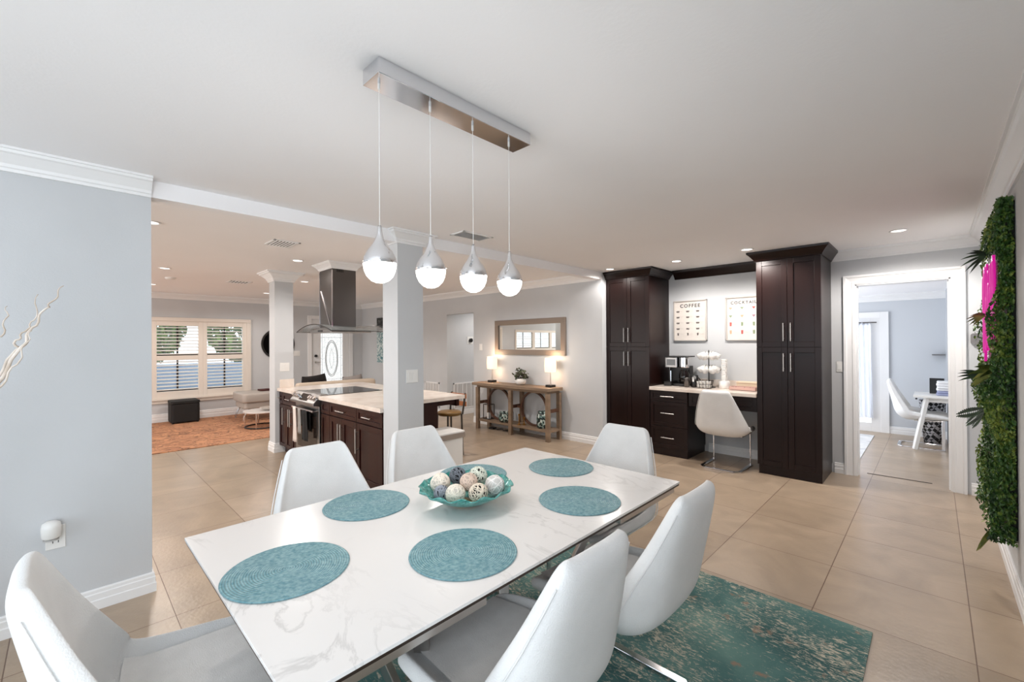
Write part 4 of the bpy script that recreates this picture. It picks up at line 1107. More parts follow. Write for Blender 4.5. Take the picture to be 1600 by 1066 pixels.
# local front is +y ; rz rotates it
place_chair(CH, -2.03, 0.925, -PI / 2, 'white leather chair on the far side of the table, left of the bowl')
place_chair(dup(CH), -2.03, 1.53, -PI / 2, 'white leather chair on the far side of the table, before the near column')
place_chair(dup(CH), -1.42, 2.17, PI, 'white leather chair at the far end of the table, before the dark cabinets')
place_chair(dup(CH), -0.975, 0.975, PI / 2, 'white leather chair nearest the camera, on the near side of the table')
place_chair(dup(CH), -0.955, 1.60, PI / 2, 'white leather chair on the near side of the table, by the teal rug edge')
place_chair(dup(CH), -1.56, 0.26, 0.0, 'white leather chair at the near end of the table in the lower left corner')
place_chair(dup(CH), -1.745, 5.36, 0.0, 'white leather cantilever chair tucked under the coffee desk', 0.0, 'white leather desk chairs')
place_chair(dup(CH), -0.12, 8.16, -PI / 2, 'white leather chair at the white table in the back room', 0.0, 'white leather desk chairs')

# ------------------------------------------------------------------ pendant light
t = thing('pendant_light', 'linear chrome pendant light with four teardrop globes over the table', 'pendant light', (-1.395, 1.1, H))
MB().box(-1.452, -1.338, 0.735, 1.505, H - 0.055, H).build('canopy', M_chrome, t, bevel=0.002)
for i in range(4):
    x, y = -1.400 + 0.004 * i, 0.770 + 0.2137 * i
    mb = MB(); mb.cyl((x, y, 1.862), (x, y, H - 0.055), 0.0014, 6); mb.cyl((x, y, H - 0.075), (x, y, H - 0.055), 0.005, 8)
    cd = mb.build('cord', M_plate, t)
    z0 = 1.735
    cap = MB().lathe([(0, 0.132), (0.006, 0.132), (0.0075, 0.12), (0.010, 0.10), (0.016, 0.083), (0.028, 0.062), (0.043, 0.042), (0.054, 0.020), (0.059, 0.0), (0.058, -0.004), (0, -0.004)], (x, y, z0), 36).build('teardrop_cap', mat('hammered_chrome', (236, 236, 238), 0.16, 1.0), t, smooth=True)
    MB().lathe([(0, -0.071), (0.014, -0.070), (0.030, -0.063), (0.045, -0.048), (0.054, -0.028), (0.058, -0.005), (0, -0.004)], (x, y, z0), 32).build('globe', M_globe, cap, smooth=True)
    light('pendant_fill', 'POINT', (x, y, z0 - 0.13), 2.2, (1, 0.97, 0.94), (0, 0, 0), 0.055).data.specular_factor = 0.1  # added point below the globe, lifts the ceiling brightness
n_, l_, b_ = nodes(_m['hammered_chrome'])
vt = n_.new('ShaderNodeTexNoise'); vt.inputs['Scale'].default_value = 26; tc = n_.new('ShaderNodeTexCoord'); l_.new(tc.outputs['Object'], vt.inputs[0])
bp = n_.new('ShaderNodeBump'); bp.inputs['Strength'].default_value = 0.4; bp.inputs['Distance'].default_value = 0.012; l_.new(vt.outputs[0], bp.inputs['Height']); l_.new(bp.outputs[0], b_.inputs['Normal'])

# ------------------------------------------------------------------ console table, mirror and decor
cy0, cy1 = 4.86, 5.155
t = thing('console_table', 'weathered wood console table with ring panels below the wall mirror', 'console table', (-4.8, 5.0, 0))
MB().box(-5.66, -3.975, 4.82, 5.165, 0.735, 0.78).build('tabletop', M_oak, t, bevel=0.004)
MB().box(-5.58, -4.03, 4.86, 5.15, 0.70, 0.735).build('apron', M_oak, t, bevel=0.002)
for x in (-5.57, -4.79, -4.03):
    for y in (4.875, 5.135):
        MB().box(x - 0.032, x + 0.032, y - 0.025, y + 0.025, 0, 0.70).build('leg', M_oak, t, bevel=0.003)
MB().box(-5.60, -4.0, 4.87, 5.14, 0.13, 0.165).build('lower_shelf', M_oak, t, bevel=0.003)
for x in (-5.57, -4.79, -4.03):
    MB().bar((x, 4.90, 0.44), (x, 5.11, 0.44), 0.03, 0.05).build('side_stretcher', M_oak_dark, t, bevel=0.002)
for x in (-5.18, -4.41):
    mb = MB(); R_ = 0.255
    pts = [(x + R_ * math.cos(a), 5.0, 0.435 + R_ * math.sin(a)) for a in [2 * PI * i / 48 for i in range(48)]]
    n = 48; rings = []
    for i in range(n):
        a = 2 * PI * i / n
        rings.append([mb.bm.verts.new((x + rr * math.cos(a), yy, 0.435 + rr * math.sin(a))) for rr, yy in ((R_ - .013, 4.985), (R_ + .013, 4.985), (R_ + .013, 5.02), (R_ - .013, 5.02))])
    for i in range(n):
        for k in range(4): mb.bm.faces.new((rings[i][k], rings[i][(k + 1) % 4], rings[(i + 1) % n][(k + 1) % 4], rings[(i + 1) % n][k]))
    mb.build('ring', M_oak_dark, t)
mb = MB()
for a, b in ((-5.54, -5.44), (-4.93, -4.82), (-4.76, -4.66), (-4.15, -4.06)): mb.bar((a, 5.0, 0.435), (b, 5.0, 0.435), 0.02, 0.03)
mb.build('ring_connectors', M_oak_dark, t)
M_lampbase = mat('black_metal', (24, 20, 18), 0.4)
lp0 = None
for x, lab in ((-5.40, 'table lamp with cream shade at the left end of the console'), (-4.12, 'table lamp with cream shade at the right end of the console')):
    z = 0.781
    if lp0 is None:
        lp0 = thing('table_lamp', lab, 'lamp', (0, 0, 0), 'pair of lamps on the console table')
        MB().box(-0.055, 0.055, -0.055, 0.055, 0, 0.035).build('base', M_lampbase, lp0, bevel=0.003)
        MB().cyl((0, 0, 0.035), (0, 0, 0.25), 0.007, 10).build('pole', M_nickel, lp0)
        mb = MB(); P0 = rr_poly(-0.075, 0.075, -0.075, 0.075, 0.05); 
        rings = []
        for z_, k_ in ((0.225, 0.98), (0.25, 1.03), (0.32, 1.06), (0.40, 1.03), (0.435, 0.97)): rings.append([mb.bm.verts.new((px_ * k_, py_ * k_, z_)) for px_, py_ in P0])
        for a, b in zip(rings, rings[1:]):
            for k in range(len(P0)): mb.bm.faces.new((a[k], a[(k + 1) % len(P0)], b[(k + 1) % len(P0)], b[k]))
        mb.build('lamp_shade', M_shade, lp0, smooth=True)
        c = lp0
    else: c = dup(lp0, label=lab)
    c.location = (x, 5.05, z)
    light('table_lamp_bulb', 'POINT', (x, 5.05, z + 0.47), 2.2, (1, 0.78, 0.55), (0, 0, 0), 0.03)
    light('table_lamp_bulb', 'POINT', (x, 5.05, z + 0.19), 1.6, (1, 0.78, 0.55), (0, 0, 0), 0.03)
# plant
t = thing('potted_plant', 'small dark leafy plant in a white bowl on the console', 'plant', (-4.72, 5.03, 0.781))
MB().lathe([(0, 0), (0.05, 0), (0.085, 0.03), (0.09, 0.07), (0.075, 0.10), (0.068, 0.10), (0.078, 0.06), (0, 0.03)], (-4.72, 5.03, 0.781), 24).build('pot', M_plate, t, smooth=True)
mb = MB(); r2 = random.Random(4)
for i in range(90):
    a = r2.uniform(0, 2 * PI); rr = r2.uniform(0.02, 0.15); z = 0.781 + 0.10 + r2.uniform(0, 0.17) * (1 - (rr / 0.2) ** 2)
    c = Vector((-4.72 + rr * math.cos(a), 5.03 + 0.6 * rr * math.sin(a), z)); e = Euler((r2.uniform(-1, 1), r2.uniform(-1, 1), r2.uniform(0, 6))).to_matrix()
    vs = [mb.bm.verts.new(c + e @ Vector(p) * 0.028) for p in ((-1, 0, 0), (-.3, -.6, .1), (.7, -.4, .1), (1, 0, 0), (.7, .4, .1), (-.3, .6, .1))]
    mb.bm.faces.new(vs)
mb.build('foliage', noise_color(mat('dark_plant_leaf', rough=0.5), (40, 52, 38), (96, 100, 72), 12, 3), t, recalc=False)
mb = MB()
for i in range(8):
    a = i * 0.8; mb.tube([(-4.72, 5.03, 0.82), (-4.72 + 0.05 * math.cos(a), 5.03 + 0.04 * math.sin(a), 0.93), (-4.72 + 0.10 * math.cos(a), 5.03 + 0.06 * math.sin(a), 0.98)], 0.003, 5)
mb.build('stems', M_oak_dark, t)
def mosaic(name):
    m = mat(name, rough=0.3); n, l, b = nodes(m)
    tc = n.new('ShaderNodeTexCoord'); v = n.new('ShaderNodeTexVoronoi'); v.inputs['Scale'].default_value = 42
    l.new(tc.outputs['Object'], v.inputs[0]); r = n.new('ShaderNodeValToRGB'); r.color_ramp.interpolation = 'CONSTANT'
    r.color_ramp.elements[0].color = lin((30, 44, 42)); r.color_ramp.elements[1].position = 0.45; r.color_ramp.elements[1].color = lin((110, 140, 132))
    e = r.color_ramp.elements.new(0.7); e.color = lin((198, 208, 200))
    sp = n.new('ShaderNodeSeparateColor'); l.new(v.outputs['Color'], sp.inputs[0]); l.new(sp.outputs[0], r.inputs[0]); l.new(r.outputs[0], b.inputs['Base Color'])
    return m
M_mos = mosaic('teal_mosaic')
t = thing('vase', 'low wide teal mosaic vase on the console shelf', 'vase', (-5.0, 4.95, 0.166))
MB().lathe([(0, 0), (0.07, 0), (0.10, 0.04), (0.105, 0.09), (0.085, 0.14), (0.088, 0.16), (0.08, 0.16), (0.075, 0.14), (0, 0.10)], (-5.0, 4.95, 0.166), 28).build('vase_body', M_mos, t, smooth=True)
t = thing('vase', 'tall teal mosaic vase on the right of the console shelf', 'vase', (-4.22, 4.98, 0.166))
MB().lathe([(0, 0), (0.075, 0), (0.09, 0.02), (0.092, 0.17), (0.075, 0.215), (0.065, 0.225), (0.07, 0.25), (0.062, 0.25), (0.055, 0.22), (0, 0.1)], (-4.22, 4.98, 0.166), 28).build('vase_body', M_mos, t, smooth=True)
t = thing('candlestick', 'gold candlestick standing on the console shelf between the vases', 'candlestick', (-4.63, 4.94, 0.166))
for dx, h_ in ((-0.02, 0.17), (0.035, 0.12)):
    MB().lathe([(0, 0), (0.03, 0), (0.03, 0.008), (0.008, 0.015), (0.008, h_ - 0.03), (0.016, h_ - 0.02), (0.016, h_), (0, h_)], (-4.63 + dx, 4.94 + dx, 0.166), 16).build('stick', M_gold, t, smooth=False)
t = thing('lantern', 'black framed lantern at the left end of the console shelf', 'lantern', (-5.40, 4.97, 0.166))
mb = MB(); x0, x1, y0, y1, z0, z1 = -5.48, -5.34, 4.92, 5.04, 0.166, 0.41
for x in (x0, x1):
    for y in (y0, y1): mb.bar((x, y, z0), (x * 0.97 - 5.41 * 0.03, y, z1), 0.009)
for z in (z0 + 0.005, z1):
    mb.bar((x0, y0, z), (x1, y0, z), 0.009); mb.bar((x0, y1, z), (x1, y1, z), 0.009); mb.bar((x0, y0, z), (x0, y1, z), 0.009); mb.bar((x1, y0, z), (x1, y1, z), 0.009)
mb.box(x0, x1, y0, y1, z0, z0 + 0.006)
mb.build('frame', M_lampbase, t)
MB().cyl((-5.41, 4.98, z0 + 0.006), (-5.41, 4.98, z0 + 0.10), 0.032, 16).build('candle', M_plate, t)
t = thing('power_cord', 'black power cord trailing on the floor under the console', 'cord', (-5.1, 5.0, 0))
mb = MB(); mb.tube([(-5.35 + 0.05 * i, 4.99 + 0.03 * math.sin(i * 1.7), 0.012 + 0.01 * abs(math.sin(i * 1.1))) for i in range(10)], 0.008, 6); mb.box(-5.38, -5.28, 4.95, 5.03, 0, 0.03); mb.build('cable', M_black, t)
t = thing('lamp_cord', 'thin black lamp cord hanging behind the left console ring', 'cord', (-5.1, 5.1, 0.166))
mb = MB(); mb.tube([(-5.28, 5.19, 0.72), (-5.20, 5.185, 0.60), (-5.10, 5.185, 0.42), (-5.02, 5.18, 0.28), (-4.99, 5.15, 0.175)], 0.004, 6); mb.build('cable', M_black, t)
# wall mirror
t = thing('wall_mirror', 'wide rectangular wood framed mirror on the wall above the console', 'mirror', (-4.69, YM, 1.26))
mx0, mx1, mz0, mz1 = -5.45, -3.93, 1.25, 1.83; e = 0.085
mb = MB(); y = YM - 0.002
for a in ((mx0, mx1, mz0, mz0 + e), (mx0, mx1, mz1 - e, mz1), (mx0, mx0 + e, mz0 + e, mz1 - e), (mx1 - e, mx1, mz0 + e, mz1 - e)): mb.box(a[0], a[1], y - 0.035, y, a[2], a[3])
mb.build('frame', mat('taupe_wood_frame', (132, 118, 106), 0.5), t, bevel=0.004)
MB().box(mx0 + e, mx1 - e, y - 0.012, y - 0.006, mz0 + e, mz1 - e).build('mirror_glass', mat('mirror_silver', (230, 234, 232), 0.01, 1.0), t)

# wall plates, grilles
def plate(name, label, cat, face, a, b, z, n_rock, w_=0.075, h_=0.115):
    # face 'x': on plane x=a at y=b ; face 'y': on plane y=a at x=b (facing -y)
    W2 = w_ / 2
    loc = (a, b, z - h_ / 2) if face == 'x' else (b, a, z - h_ / 2)
    t = thing(name, label, cat, loc)
    if face == 'x': MB().box(a, a + 0.006, b - W2, b + W2, z - h_ / 2, z + h_ / 2).build('cover_plate', M_plate, t, bevel=0.002)
    else: MB().box(b - W2, b + W2, a - 0.006, a, z - h_ / 2, z + h_ / 2).build('cover_plate', M_plate, t, bevel=0.002)
    for i in range(n_rock):
        c = b + (i - (n_rock - 1) / 2) * 0.046
        if face == 'x': MB().box(a + 0.006, a + 0.010, c - 0.016, c + 0.016, z - 0.033, z + 0.033).build('rocker', M_plate, t, bevel=0.001)
        else: MB().box(c - 0.016, c + 0.016, a - 0.010, a - 0.006, z - 0.033, z + 0.033).build('rocker', M_plate, t, bevel=0.001)
    return t
plate('light_switch', 'double light switch plate on the near column', 'light switch', 'x', XL, 2.125, 1.16, 2, 0.12)
plate('light_switch', 'double light switch plate on the far column above the counter', 'light switch', 'x', -6.31, 2.052, 1.14, 2, 0.12)
plate('light_switch', 'light switch plate on the wall between the console and hall opening', 'light switch', 'y', YM, -5.85, 1.375, 1)
plate('light_switch', 'single light switch plate between the right pantry and doorway', 'light switch', 'y', YN, -0.742, 1.165, 1, 0.055)
plate('light_switch', 'light switch plate on the wall left of the front door', 'light switch', 'x', XW, 3.62, 1.24, 2, 0.14)
t = thing('wall_outlet', 'white wall outlet holding the air freshener on the left wall', 'outlet', (XL, -0.045, 0.39))
MB().box(XL, XL + 0.006, -0.083, -0.010, 0.385, 0.505).build('cover_plate', M_plate, t, bevel=0.002)
mb = MB()
for dy in (-0.012, 0.008): mb.box(XL + 0.006, XL + 0.0068, -0.046 + dy, -0.043 + dy, 0.415, 0.427)
mb.build('slots', M_black, t)
t = thing('air_freshener', 'white plug-in air freshener in the left wall outlet', 'air freshener', (XL, -0.055, 0.45))
mb = MB(); mb.lathe([(0, 0.0), (0.024, 0.0), (0.036, 0.012), (0.038, 0.06), (0.034, 0.082), (0.020, 0.092), (0, 0.094)], (XL + 0.045, -0.062, 0.452), 24, 0.9, 1.0); mb.box(XL + 0.006, XL + 0.04, -0.085, -0.039, 0.465, 0.515)
mb.build('housing', M_plate, t, smooth=True)
MB().lathe([(0.0, 0.0), (0.030, 0.0), (0.030, 0.006), (0, 0.006)], (XL + 0.045, -0.062, 0.446), 20, 0.9, 1).build('base_ring', mat('pale_grey_plastic', (180, 178, 176), 0.4), t)
t = thing('wall_thermostat', 'grey rounded wall sensor beside the doorway and green wall', 'thermostat', (0.29, YN, 1.41))
MB().prism(rr_poly(0.25, 0.326, 1.41, 1.51, 0.018), 0, 0.03)
mb = MB(); mb.prism(rr_poly(0.248, 0.324, 1.41, 1.51, 0.018), 0, 0.03)
for v in mb.bm.verts: x, z, d = v.co; v.co = (x, YN - d, z)
mb.build('housing', mat('grey_plastic', (120, 118, 118), 0.4), t)
t = thing('thermostat', 'black round thermostat on a white plate inside the hall', 'thermostat', (-6.87, 5.80, 1.45))
MB().box(-6.87, -6.862, 5.73, 5.88, 1.43, 1.58).build('cover_plate', M_plate, t, bevel=0.002)
MB().cyl((-6.862, 5.81, 1.505), (-6.83, 5.81, 1.505), 0.042, 24).build('dial', M_black, t)
def grille(face, a, b0, b1, z0, z1, label):
    loc = (a, (b0 + b1) / 2, z0) if face == 'x' else ((b0 + b1) / 2, a, z0)
    t = thing('air_return_grille', label, 'air vent', loc)
    def bx(mb, u0, u1, w0, w1, d0, d1):
        if face == 'x': mb.box(a + d0, a + d1, u0, u1, w0, w1)
        else: mb.box(u0, u1, a - d1, a - d0, w0, w1)
    mb = MB(); e = 0.025
    bx(mb, b0, b1, z0, z0 + e, 0, 0.012); bx(mb, b0, b1, z1 - e, z1, 0, 0.012); bx(mb, b0, b0 + e, z0, z1, 0, 0.012); bx(mb, b1 - e, b1, z0, z1, 0, 0.012)
    mb.build('frame', M_trim, t)
    mb = MB(); bx(mb, b0 + e, b1 - e, z0 + e, z1 - e, 0.0005, 0.002); mb.build('backing', mat('grille_backing', (150, 142, 134), 0.9), t)
    mb = MB(); n = int((b1 - b0) / 0.022)
    for i in range(n):
        c = b0 + e + (i + 0.5) / n * (b1 - b0 - 2 * e); bx(mb, c - 0.004, c + 0.004, z0 + e, z1 - e, 0.002, 0.012)
    for i in range(1, 5):
        c = b0 + i / 5 * (b1 - b0); bx(mb, c - 0.008, c + 0.008, z0 + e, z1 - e, 0.002, 0.013)
    mb.build('slats', M_trim, t)
grille('y', YM, -7.60, -7.10, 0.16, 0.66, 'white return air grille on the wall left of the hall opening')
grille('x', -6.87, 5.36, 5.93, 0.12, 0.65, 'white return air grille inside the hall opening')

# ------------------------------------------------------------------ living room furniture
o = MB().box(-10.30, -7.40, -1.6, 3.3, 0.0, 0.010).build('living_room_rug', M_rug2); tag(o, 'orange and brown swirl patterned rug on the living room floor', 'rug')
t = thing('ottoman', 'black square ottoman under the shuttered window', 'ottoman', (-10.08, 1.53, 0.010))
M_blk = mat('black_leather', (10, 8, 8), 0.7)
MB().prism(rr_poly(-10.27, -9.86, 1.30, 1.73, 0.05), 0.030, 0.36).build('body', M_blk, t, bevel=0.01)
MB().prism(rr_poly(-10.275, -9.855, 1.295, 1.735, 0.05), 0.362, 0.42).build('cushion', M_blk, t, bevel=0.015)
for sx in (-10.24, -9.90):
    for sy in (1.33, 1.70): MB().cyl((sx, sy, 0.010), (sx, sy, 0.031), 0.02, 10).build('foot', M_black, t)
M_greyl = mat('light_grey_leather', (176, 168, 160), 0.45)
t = thing('chaise_lounge', 'light grey leather chaise with curved metal legs right of the window', 'chaise', (-9.5, 2.9, 0.010))
mb = MB(); 
def ch(u, v):
    return (-9.85 + 0.75 * v, 2.22 + 1.25 * u, 0.50 - 0.03 * math.sin(PI * v) - 0.07 * max(0, 0.15 - u) / 0.15 * 0 + 0.03 * math.cos(u * PI * 0.9))
mb.prism(rr_poly(-9.85, -9.10, 2.24, 3.45, 0.08), 0.36, 0.53)
mb.build('cushion', M_greyl, t, bevel=0.03, seg=3, smooth=True)
mb = MB(); mb.prism(rr_poly(-9.80, -9.15, 2.28, 3.42, 0.06), 0.24, 0.365); mb.build('base', M_greyl, t, bevel=0.02)
for x in (-9.75, -9.2):
    for y, s_ in ((2.34, 1), (3.35, -1)):
        MB().tube([(x, y + 0.05 * s_, 0.25), (x, y + 0.0 * s_, 0.20), (x, y - 0.05 * s_, 0.10), (x, y - 0.06 * s_, 0.015)], 0.014, 8).build('leg', M_chrome, t)
t = thing('coffee_table', 'low round marble coffee table with thin metal legs on the orange rug', 'coffee table', (-8.42, 2.38, 0.010))
MB().lathe([(0, 0.275), (0.29, 0.275), (0.30, 0.285), (0.30, 0.30), (0, 0.30)], (-8.42, 2.38, 0.0), 40).build('tabletop', M_marble, t)
for k in range(5):
    a = k * 2 * PI / 5 - 1.9; MB().cyl((-8.42 + 0.27 * math.cos(a), 2.38 + 0.27 * math.sin(a), 0.012), (-8.42 + 0.27 * math.cos(a), 2.38 + 0.27 * math.sin(a), 0.276), 0.009, 8).build('leg', M_chrome, t)
MB().tube([(-8.42 + 0.27 * math.cos(a), 2.38 + 0.27 * math.sin(a), 0.024) for a in [2 * PI * i / 32 for i in range(32)]], 0.012, 6, True).build('floor_ring', M_lampbase, t)
t = thing('decor_bowl', 'pale shallow bowl on the round coffee table', 'bowl', (-8.35, 2.46, 0.301))
MB().lathe([(0, 0), (0.06, 0), (0.15, 0.05), (0.14, 0.055), (0.05, 0.01), (0, 0.01)], (-8.35, 2.46, 0.301), 28).build('bowl', M_greyl, t, smooth=True)
t = thing('sofa', 'tan sofa whose backrest shows above the island counter', 'sofa', (-8.0, 3.55, 0.010))
M_tan = mat('tan_fabric', (200, 184, 166), 0.8)
MB().box(-8.75, -7.99, 2.90, 4.05, 0.10, 0.42).build('seat_base', M_tan, t, bevel=0.03)
MB().box(-7.985, -7.80, 2.75, 4.20, 0.42, 0.77).build('backrest', M_tan, t, bevel=0.05, seg=3)
for a, b in ((2.74, 2.895), (4.055, 4.21)): MB().box(-8.72, -7.83, a, b, 0.10, 0.60).build('armrest', M_tan, t, bevel=0.03)
for a in (2.8, 4.15):
    for b in (-8.65, -7.9): MB().cyl((b, a, 0.010), (b, a, 0.11), 0.02, 8).build('foot', M_black, t)
def pillow(name, c, w_, h_, m, label, tilt=0.0):
    mb = MB()
    def f(sgn):
        def g(u, v):
            a, b = 2 * u - 1, 2 * v - 1; th = 0.06 * (1 - a ** 4) * (1 - b ** 4)
            s = 1 - 0.08 * (1 - abs(a)) * 0
            p = Vector((sgn * th, a * w_ / 2 * (1 - 0.1 * b * b), b * h_ / 2 * (1 - 0.1 * (1 - a * a))))
            p = Matrix.Rotation(tilt, 3, 'X') @ p
            return Vector(c) + p
        return g
    mb.grid(f(1), 14, 14); mb.grid(f(-1), 14, 14); bmesh.ops.remove_doubles(mb.bm, verts=mb.bm.verts, dist=0.0005)
    o = mb.build(name, m, None, smooth=True); return tag(o, label, 'pillow')
pillow('throw_pillow', (-8.07, 3.13, 0.71), 0.45, 0.36, mat('black_cushion_fabric', (22, 18, 17), 0.9), 'black throw pillow leaning on the tan sofa back', 0.10)
pillow('throw_pillow', (-8.06, 3.85, 0.66), 0.42, 0.36, mat('grey_cushion_fabric', (150, 144, 140), 0.9), 'grey throw pillow at the right end of the tan sofa', 0.1)
t = thing('round_mirror', 'round black mirror on the living room wall behind the far column', 'mirror', (XW, 3.23, 1.12))
mb = MB(); n = 48; rings = []
for i in range(n):
    a = 2 * PI * i / n
    rings.append([mb.bm.verts.new((xx, 3.23 + rr * math.cos(a), 1.46 + rr * math.sin(a))) for rr, xx in ((0.30, XW), (0.335, XW), (0.335, XW + .03), (0.30, XW + .03))])
for i in range(n):
    for k in range(4): mb.bm.faces.new((rings[i][k], rings[i][(k + 1) % 4], rings[(i + 1) % n][(k + 1) % 4], rings[(i + 1) % n][k]))
mb.build('frame', M_lampbase, t)
MB().cyl((XW, 3.23, 1.46), (XW + 0.01, 3.23, 1.46), 0.302, 48).build('mirror_glass', _m['black_glass'], t)
t = thing('wall_artwork', 'tall blue and black abstract panel on the wall right of the front door', 'artwork', (-9.42, YM, 1.0))
MB().box(-9.56, -9.20, YM - 0.03, YM - 0.002, 1.0, 1.72).build('canvas', noise_color(mat('teal_abstract_paint', rough=0.6), (60, 120, 130), (214, 224, 222), 14, 6, 2.0, lo=0.42, hi=0.55), t)
MB().box(-9.56, -9.20, YM - 0.032, YM - 0.002, 1.722, 2.06).build('black_section', noise_color(mat('black_abstract_paint', rough=0.5), (10, 10, 10), (110, 110, 106), 16, 4, 1.0, lo=0.5, hi=0.75), t)
t = thing('book', 'dark red book lying on the chaise by the far column', 'book', (-9.45, 2.70, 0.531))
MB().box(-9.60, -9.42, 2.62, 2.90, 0.535, 0.565).build('cover', mat('dark_red_cover', (70, 28, 24), 0.6), t, bevel=0.002)

# ------------------------------------------------------------------ willow branches in a floor vase
t = thing('floor_vase', 'tall white floor vase outside the left edge holding the branches', 'vase', (-2.62, -0.52, 0))
MB().lathe([(0, 0), (0.10, 0), (0.14, 0.15), (0.13, 0.45), (0.07, 0.68), (0.06, 0.74), (0.08, 0.80), (0.072, 0.80), (0.05, 0.72), (0, 0.5)], (-2.62, -0.52, 0), 28).build('vase_body', M_plate, t, smooth=True)
M_br = noise_color(mat('pale_willow_bark', rough=0.7), (196, 180, 164), (226, 216, 206), 20, 3)
r2 = random.Random(11)
def branch(pts, r0, label):
    mb = MB(); P = []
    for a, b in zip(pts, pts[1:]):
        a, b = Vector(a), Vector(b)
        for k in range(6):
            f = k / 6; w_ = 0.006 * math.sin(f * 2 * PI)
            P.append(a.lerp(b, f) + Vector((r2.uniform(-.003, .003), w_, r2.uniform(-.004, .004))))
    P.append(Vector(pts[-1])); n = len(P)
    mb.tube(P, [r0 * (1 - 0.8 * i / (n - 1)) for i in range(n)], 6)
    o = mb.build('willow_branch', M_br, None, smooth=True); tag(o, label, 'branch', 'curly willow branches in the floor vase')
branch([(-2.62, -0.50, 0.70), (-2.60, -0.30, 1.08), (-2.6, -0.195, 1.30), (-2.6, -0.13, 1.44), (-2.6, -0.10, 1.52), (-2.6, -0.065, 1.60), (-2.6, -0.045, 1.63), (-2.6, -0.012, 1.70)], 0.009, 'longest curly willow branch rising diagonally beside the left wall')
branch([(-2.60, -0.50, 0.70), (-2.62, -0.32, 1.08), (-2.62, -0.20, 1.32), (-2.63, -0.145, 1.43), (-2.62, -0.145, 1.47), (-2.62, -0.12, 1.51), (-2.61, -0.095, 1.55), (-2.62, -0.085, 1.66)], 0.007, 'forked curly willow branch just left of the longest one')
branch([(-2.62, -0.52, 0.70), (-2.58, -0.31, 1.05), (-2.57, -0.19, 1.28), (-2.58, -0.14, 1.38), (-2.58, -0.115, 1.46), (-2.59, -0.10, 1.51)], 0.006, 'short curly willow branch under the longest one')
branch([(-2.64, -0.52, 0.70), (-2.65, -0.36, 1.20), (-2.66, -0.215, 1.45), (-2.66, -0.185, 1.49), (-2.66, -0.172, 1.56), (-2.67, -0.17, 1.61)], 0.006, 'curly willow branch at the very left edge of the picture')

# ------------------------------------------------------------------ green wall with neon sign
t = thing('green_wall_panel', 'tall artificial boxwood green wall panel on the right wall', 'green wall', (0.3, 4.2, 0.31))
gy0, gy1, gz0, gz1 = 3.74, 4.80, 0.31, 2.24
MB().box(0.30, 0.334, gy0, gy1, gz0, gz1).build('backing_board', mat('black_backing', (20, 20, 18), 0.8), t)
mb = MB(); r2 = random.Random(5)
NEON = lambda y, z: 3.80 < y < 4.70 and 1.30 < z < 2.02
def leafq(c, s_, e, asp=0.5):
    vs = [mb.bm.verts.new(c + e @ Vector(p) * s_) for p in ((-1, 0, 0), (0, -asp, .15), (1, 0, 0), (0, asp, .15))]
    mb.bm.faces.new(vs)
for i in range(15000):
    y = r2.uniform(gy0 - 0.02, gy1 + 0.03); z = r2.uniform(gz0 - 0.02, gz1 + 0.02)
    bulge = 0.055 + 0.022 * math.sin(z * 5 + 1) + 0.015 * math.sin(z * 13) + (0.025 if z < 1.2 else 0)
    side = r2.random() < 0.30
    if side: y = gy0 - r2.uniform(0, 0.03)
    d = r2.uniform(0, 1)
    if NEON(y, z): d *= 0.2; side = False
    x = 0.30 - bulge * d
    if side: x = r2.uniform(0.30 - bulge, 0.325)
    e = Euler((r2.uniform(-.9, .9), r2.uniform(-1, 1) + 1.2, r2.uniform(0, 6.28))).to_matrix()
    leafq(Vector((x, y, z)), r2.uniform(0.010, 0.017), e)
gm = mat('boxwood_leaf', rough=0.45); n_, l_, b_ = nodes(gm)
tc = n_.new('ShaderNodeTexCoord'); wn = n_.new('ShaderNodeTexNoise'); wn.inputs['Scale'].default_value = 40
big = n_.new('ShaderNodeTexNoise'); big.inputs['Scale'].default_value = 3.0
l_.new(tc.outputs['Object'], wn.inputs[0]); l_.new(tc.outputs['Object'], big.inputs[0])
ad = n_.new('ShaderNodeMath'); ad.operation = 'ADD'; l_.new(wn.outputs[0], ad.inputs[0]); l_.new(big.outputs[0], ad.inputs[1])
rp = n_.new('ShaderNodeValToRGB'); rp.color_ramp.elements[0].position = 0.75 / 2 * 1.0; rp.color_ramp.elements[1].position = 0.63
mu = n_.new('ShaderNodeMath'); mu.operation = 'MULTIPLY'; mu.inputs[1].default_value = 0.5; l_.new(ad.outputs[0], mu.inputs[0]); l_.new(mu.outputs[0], rp.inputs[0])
rp.color_ramp.elements[0].color = lin((22, 52, 24)); rp.color_ramp.elements[1].color = lin((134, 150, 62)); ee = rp.color_ramp.elements.new(0.5); ee.color = lin((62, 100, 40))
l_.new(rp.outputs[0], b_.inputs['Base Color'])
fo = mb.build('foliage', gm, t, recalc=False)
def frond(c, n, L, dirs, wd, m, name='frond_plant'):
    global mb
    mb = MB()
    for k in range(n):
        d = Vector(dirs(k)).normalized(); side = d.cross(Vector((0, 1, 0.2))).normalized()
        pts = []
        for j in range(6):
            f = j / 5; p = Vector(c) + d * (L * f) + Vector((0, 0, -0.35 * L * f * f)); ww = wd * math.sin(PI * min(1, f * 0.9 + 0.1))
            pts.append((mb.bm.verts.new(p - side * ww), mb.bm.verts.new(p + side * ww)))
        for a, b in zip(pts, pts[1:]): mb.bm.faces.new((a[0], a[1], b[1], b[0]))
    return mb.build(name, m, t, recalc=False)
M_fr = noise_color(mat('dark_frond', rough=0.75), (16, 36, 20), (44, 70, 40), 20, 2)
M_fr2 = noise_color(mat('olive_frond', rough=0.4), (72, 88, 40), (140, 142, 70), 20, 2)
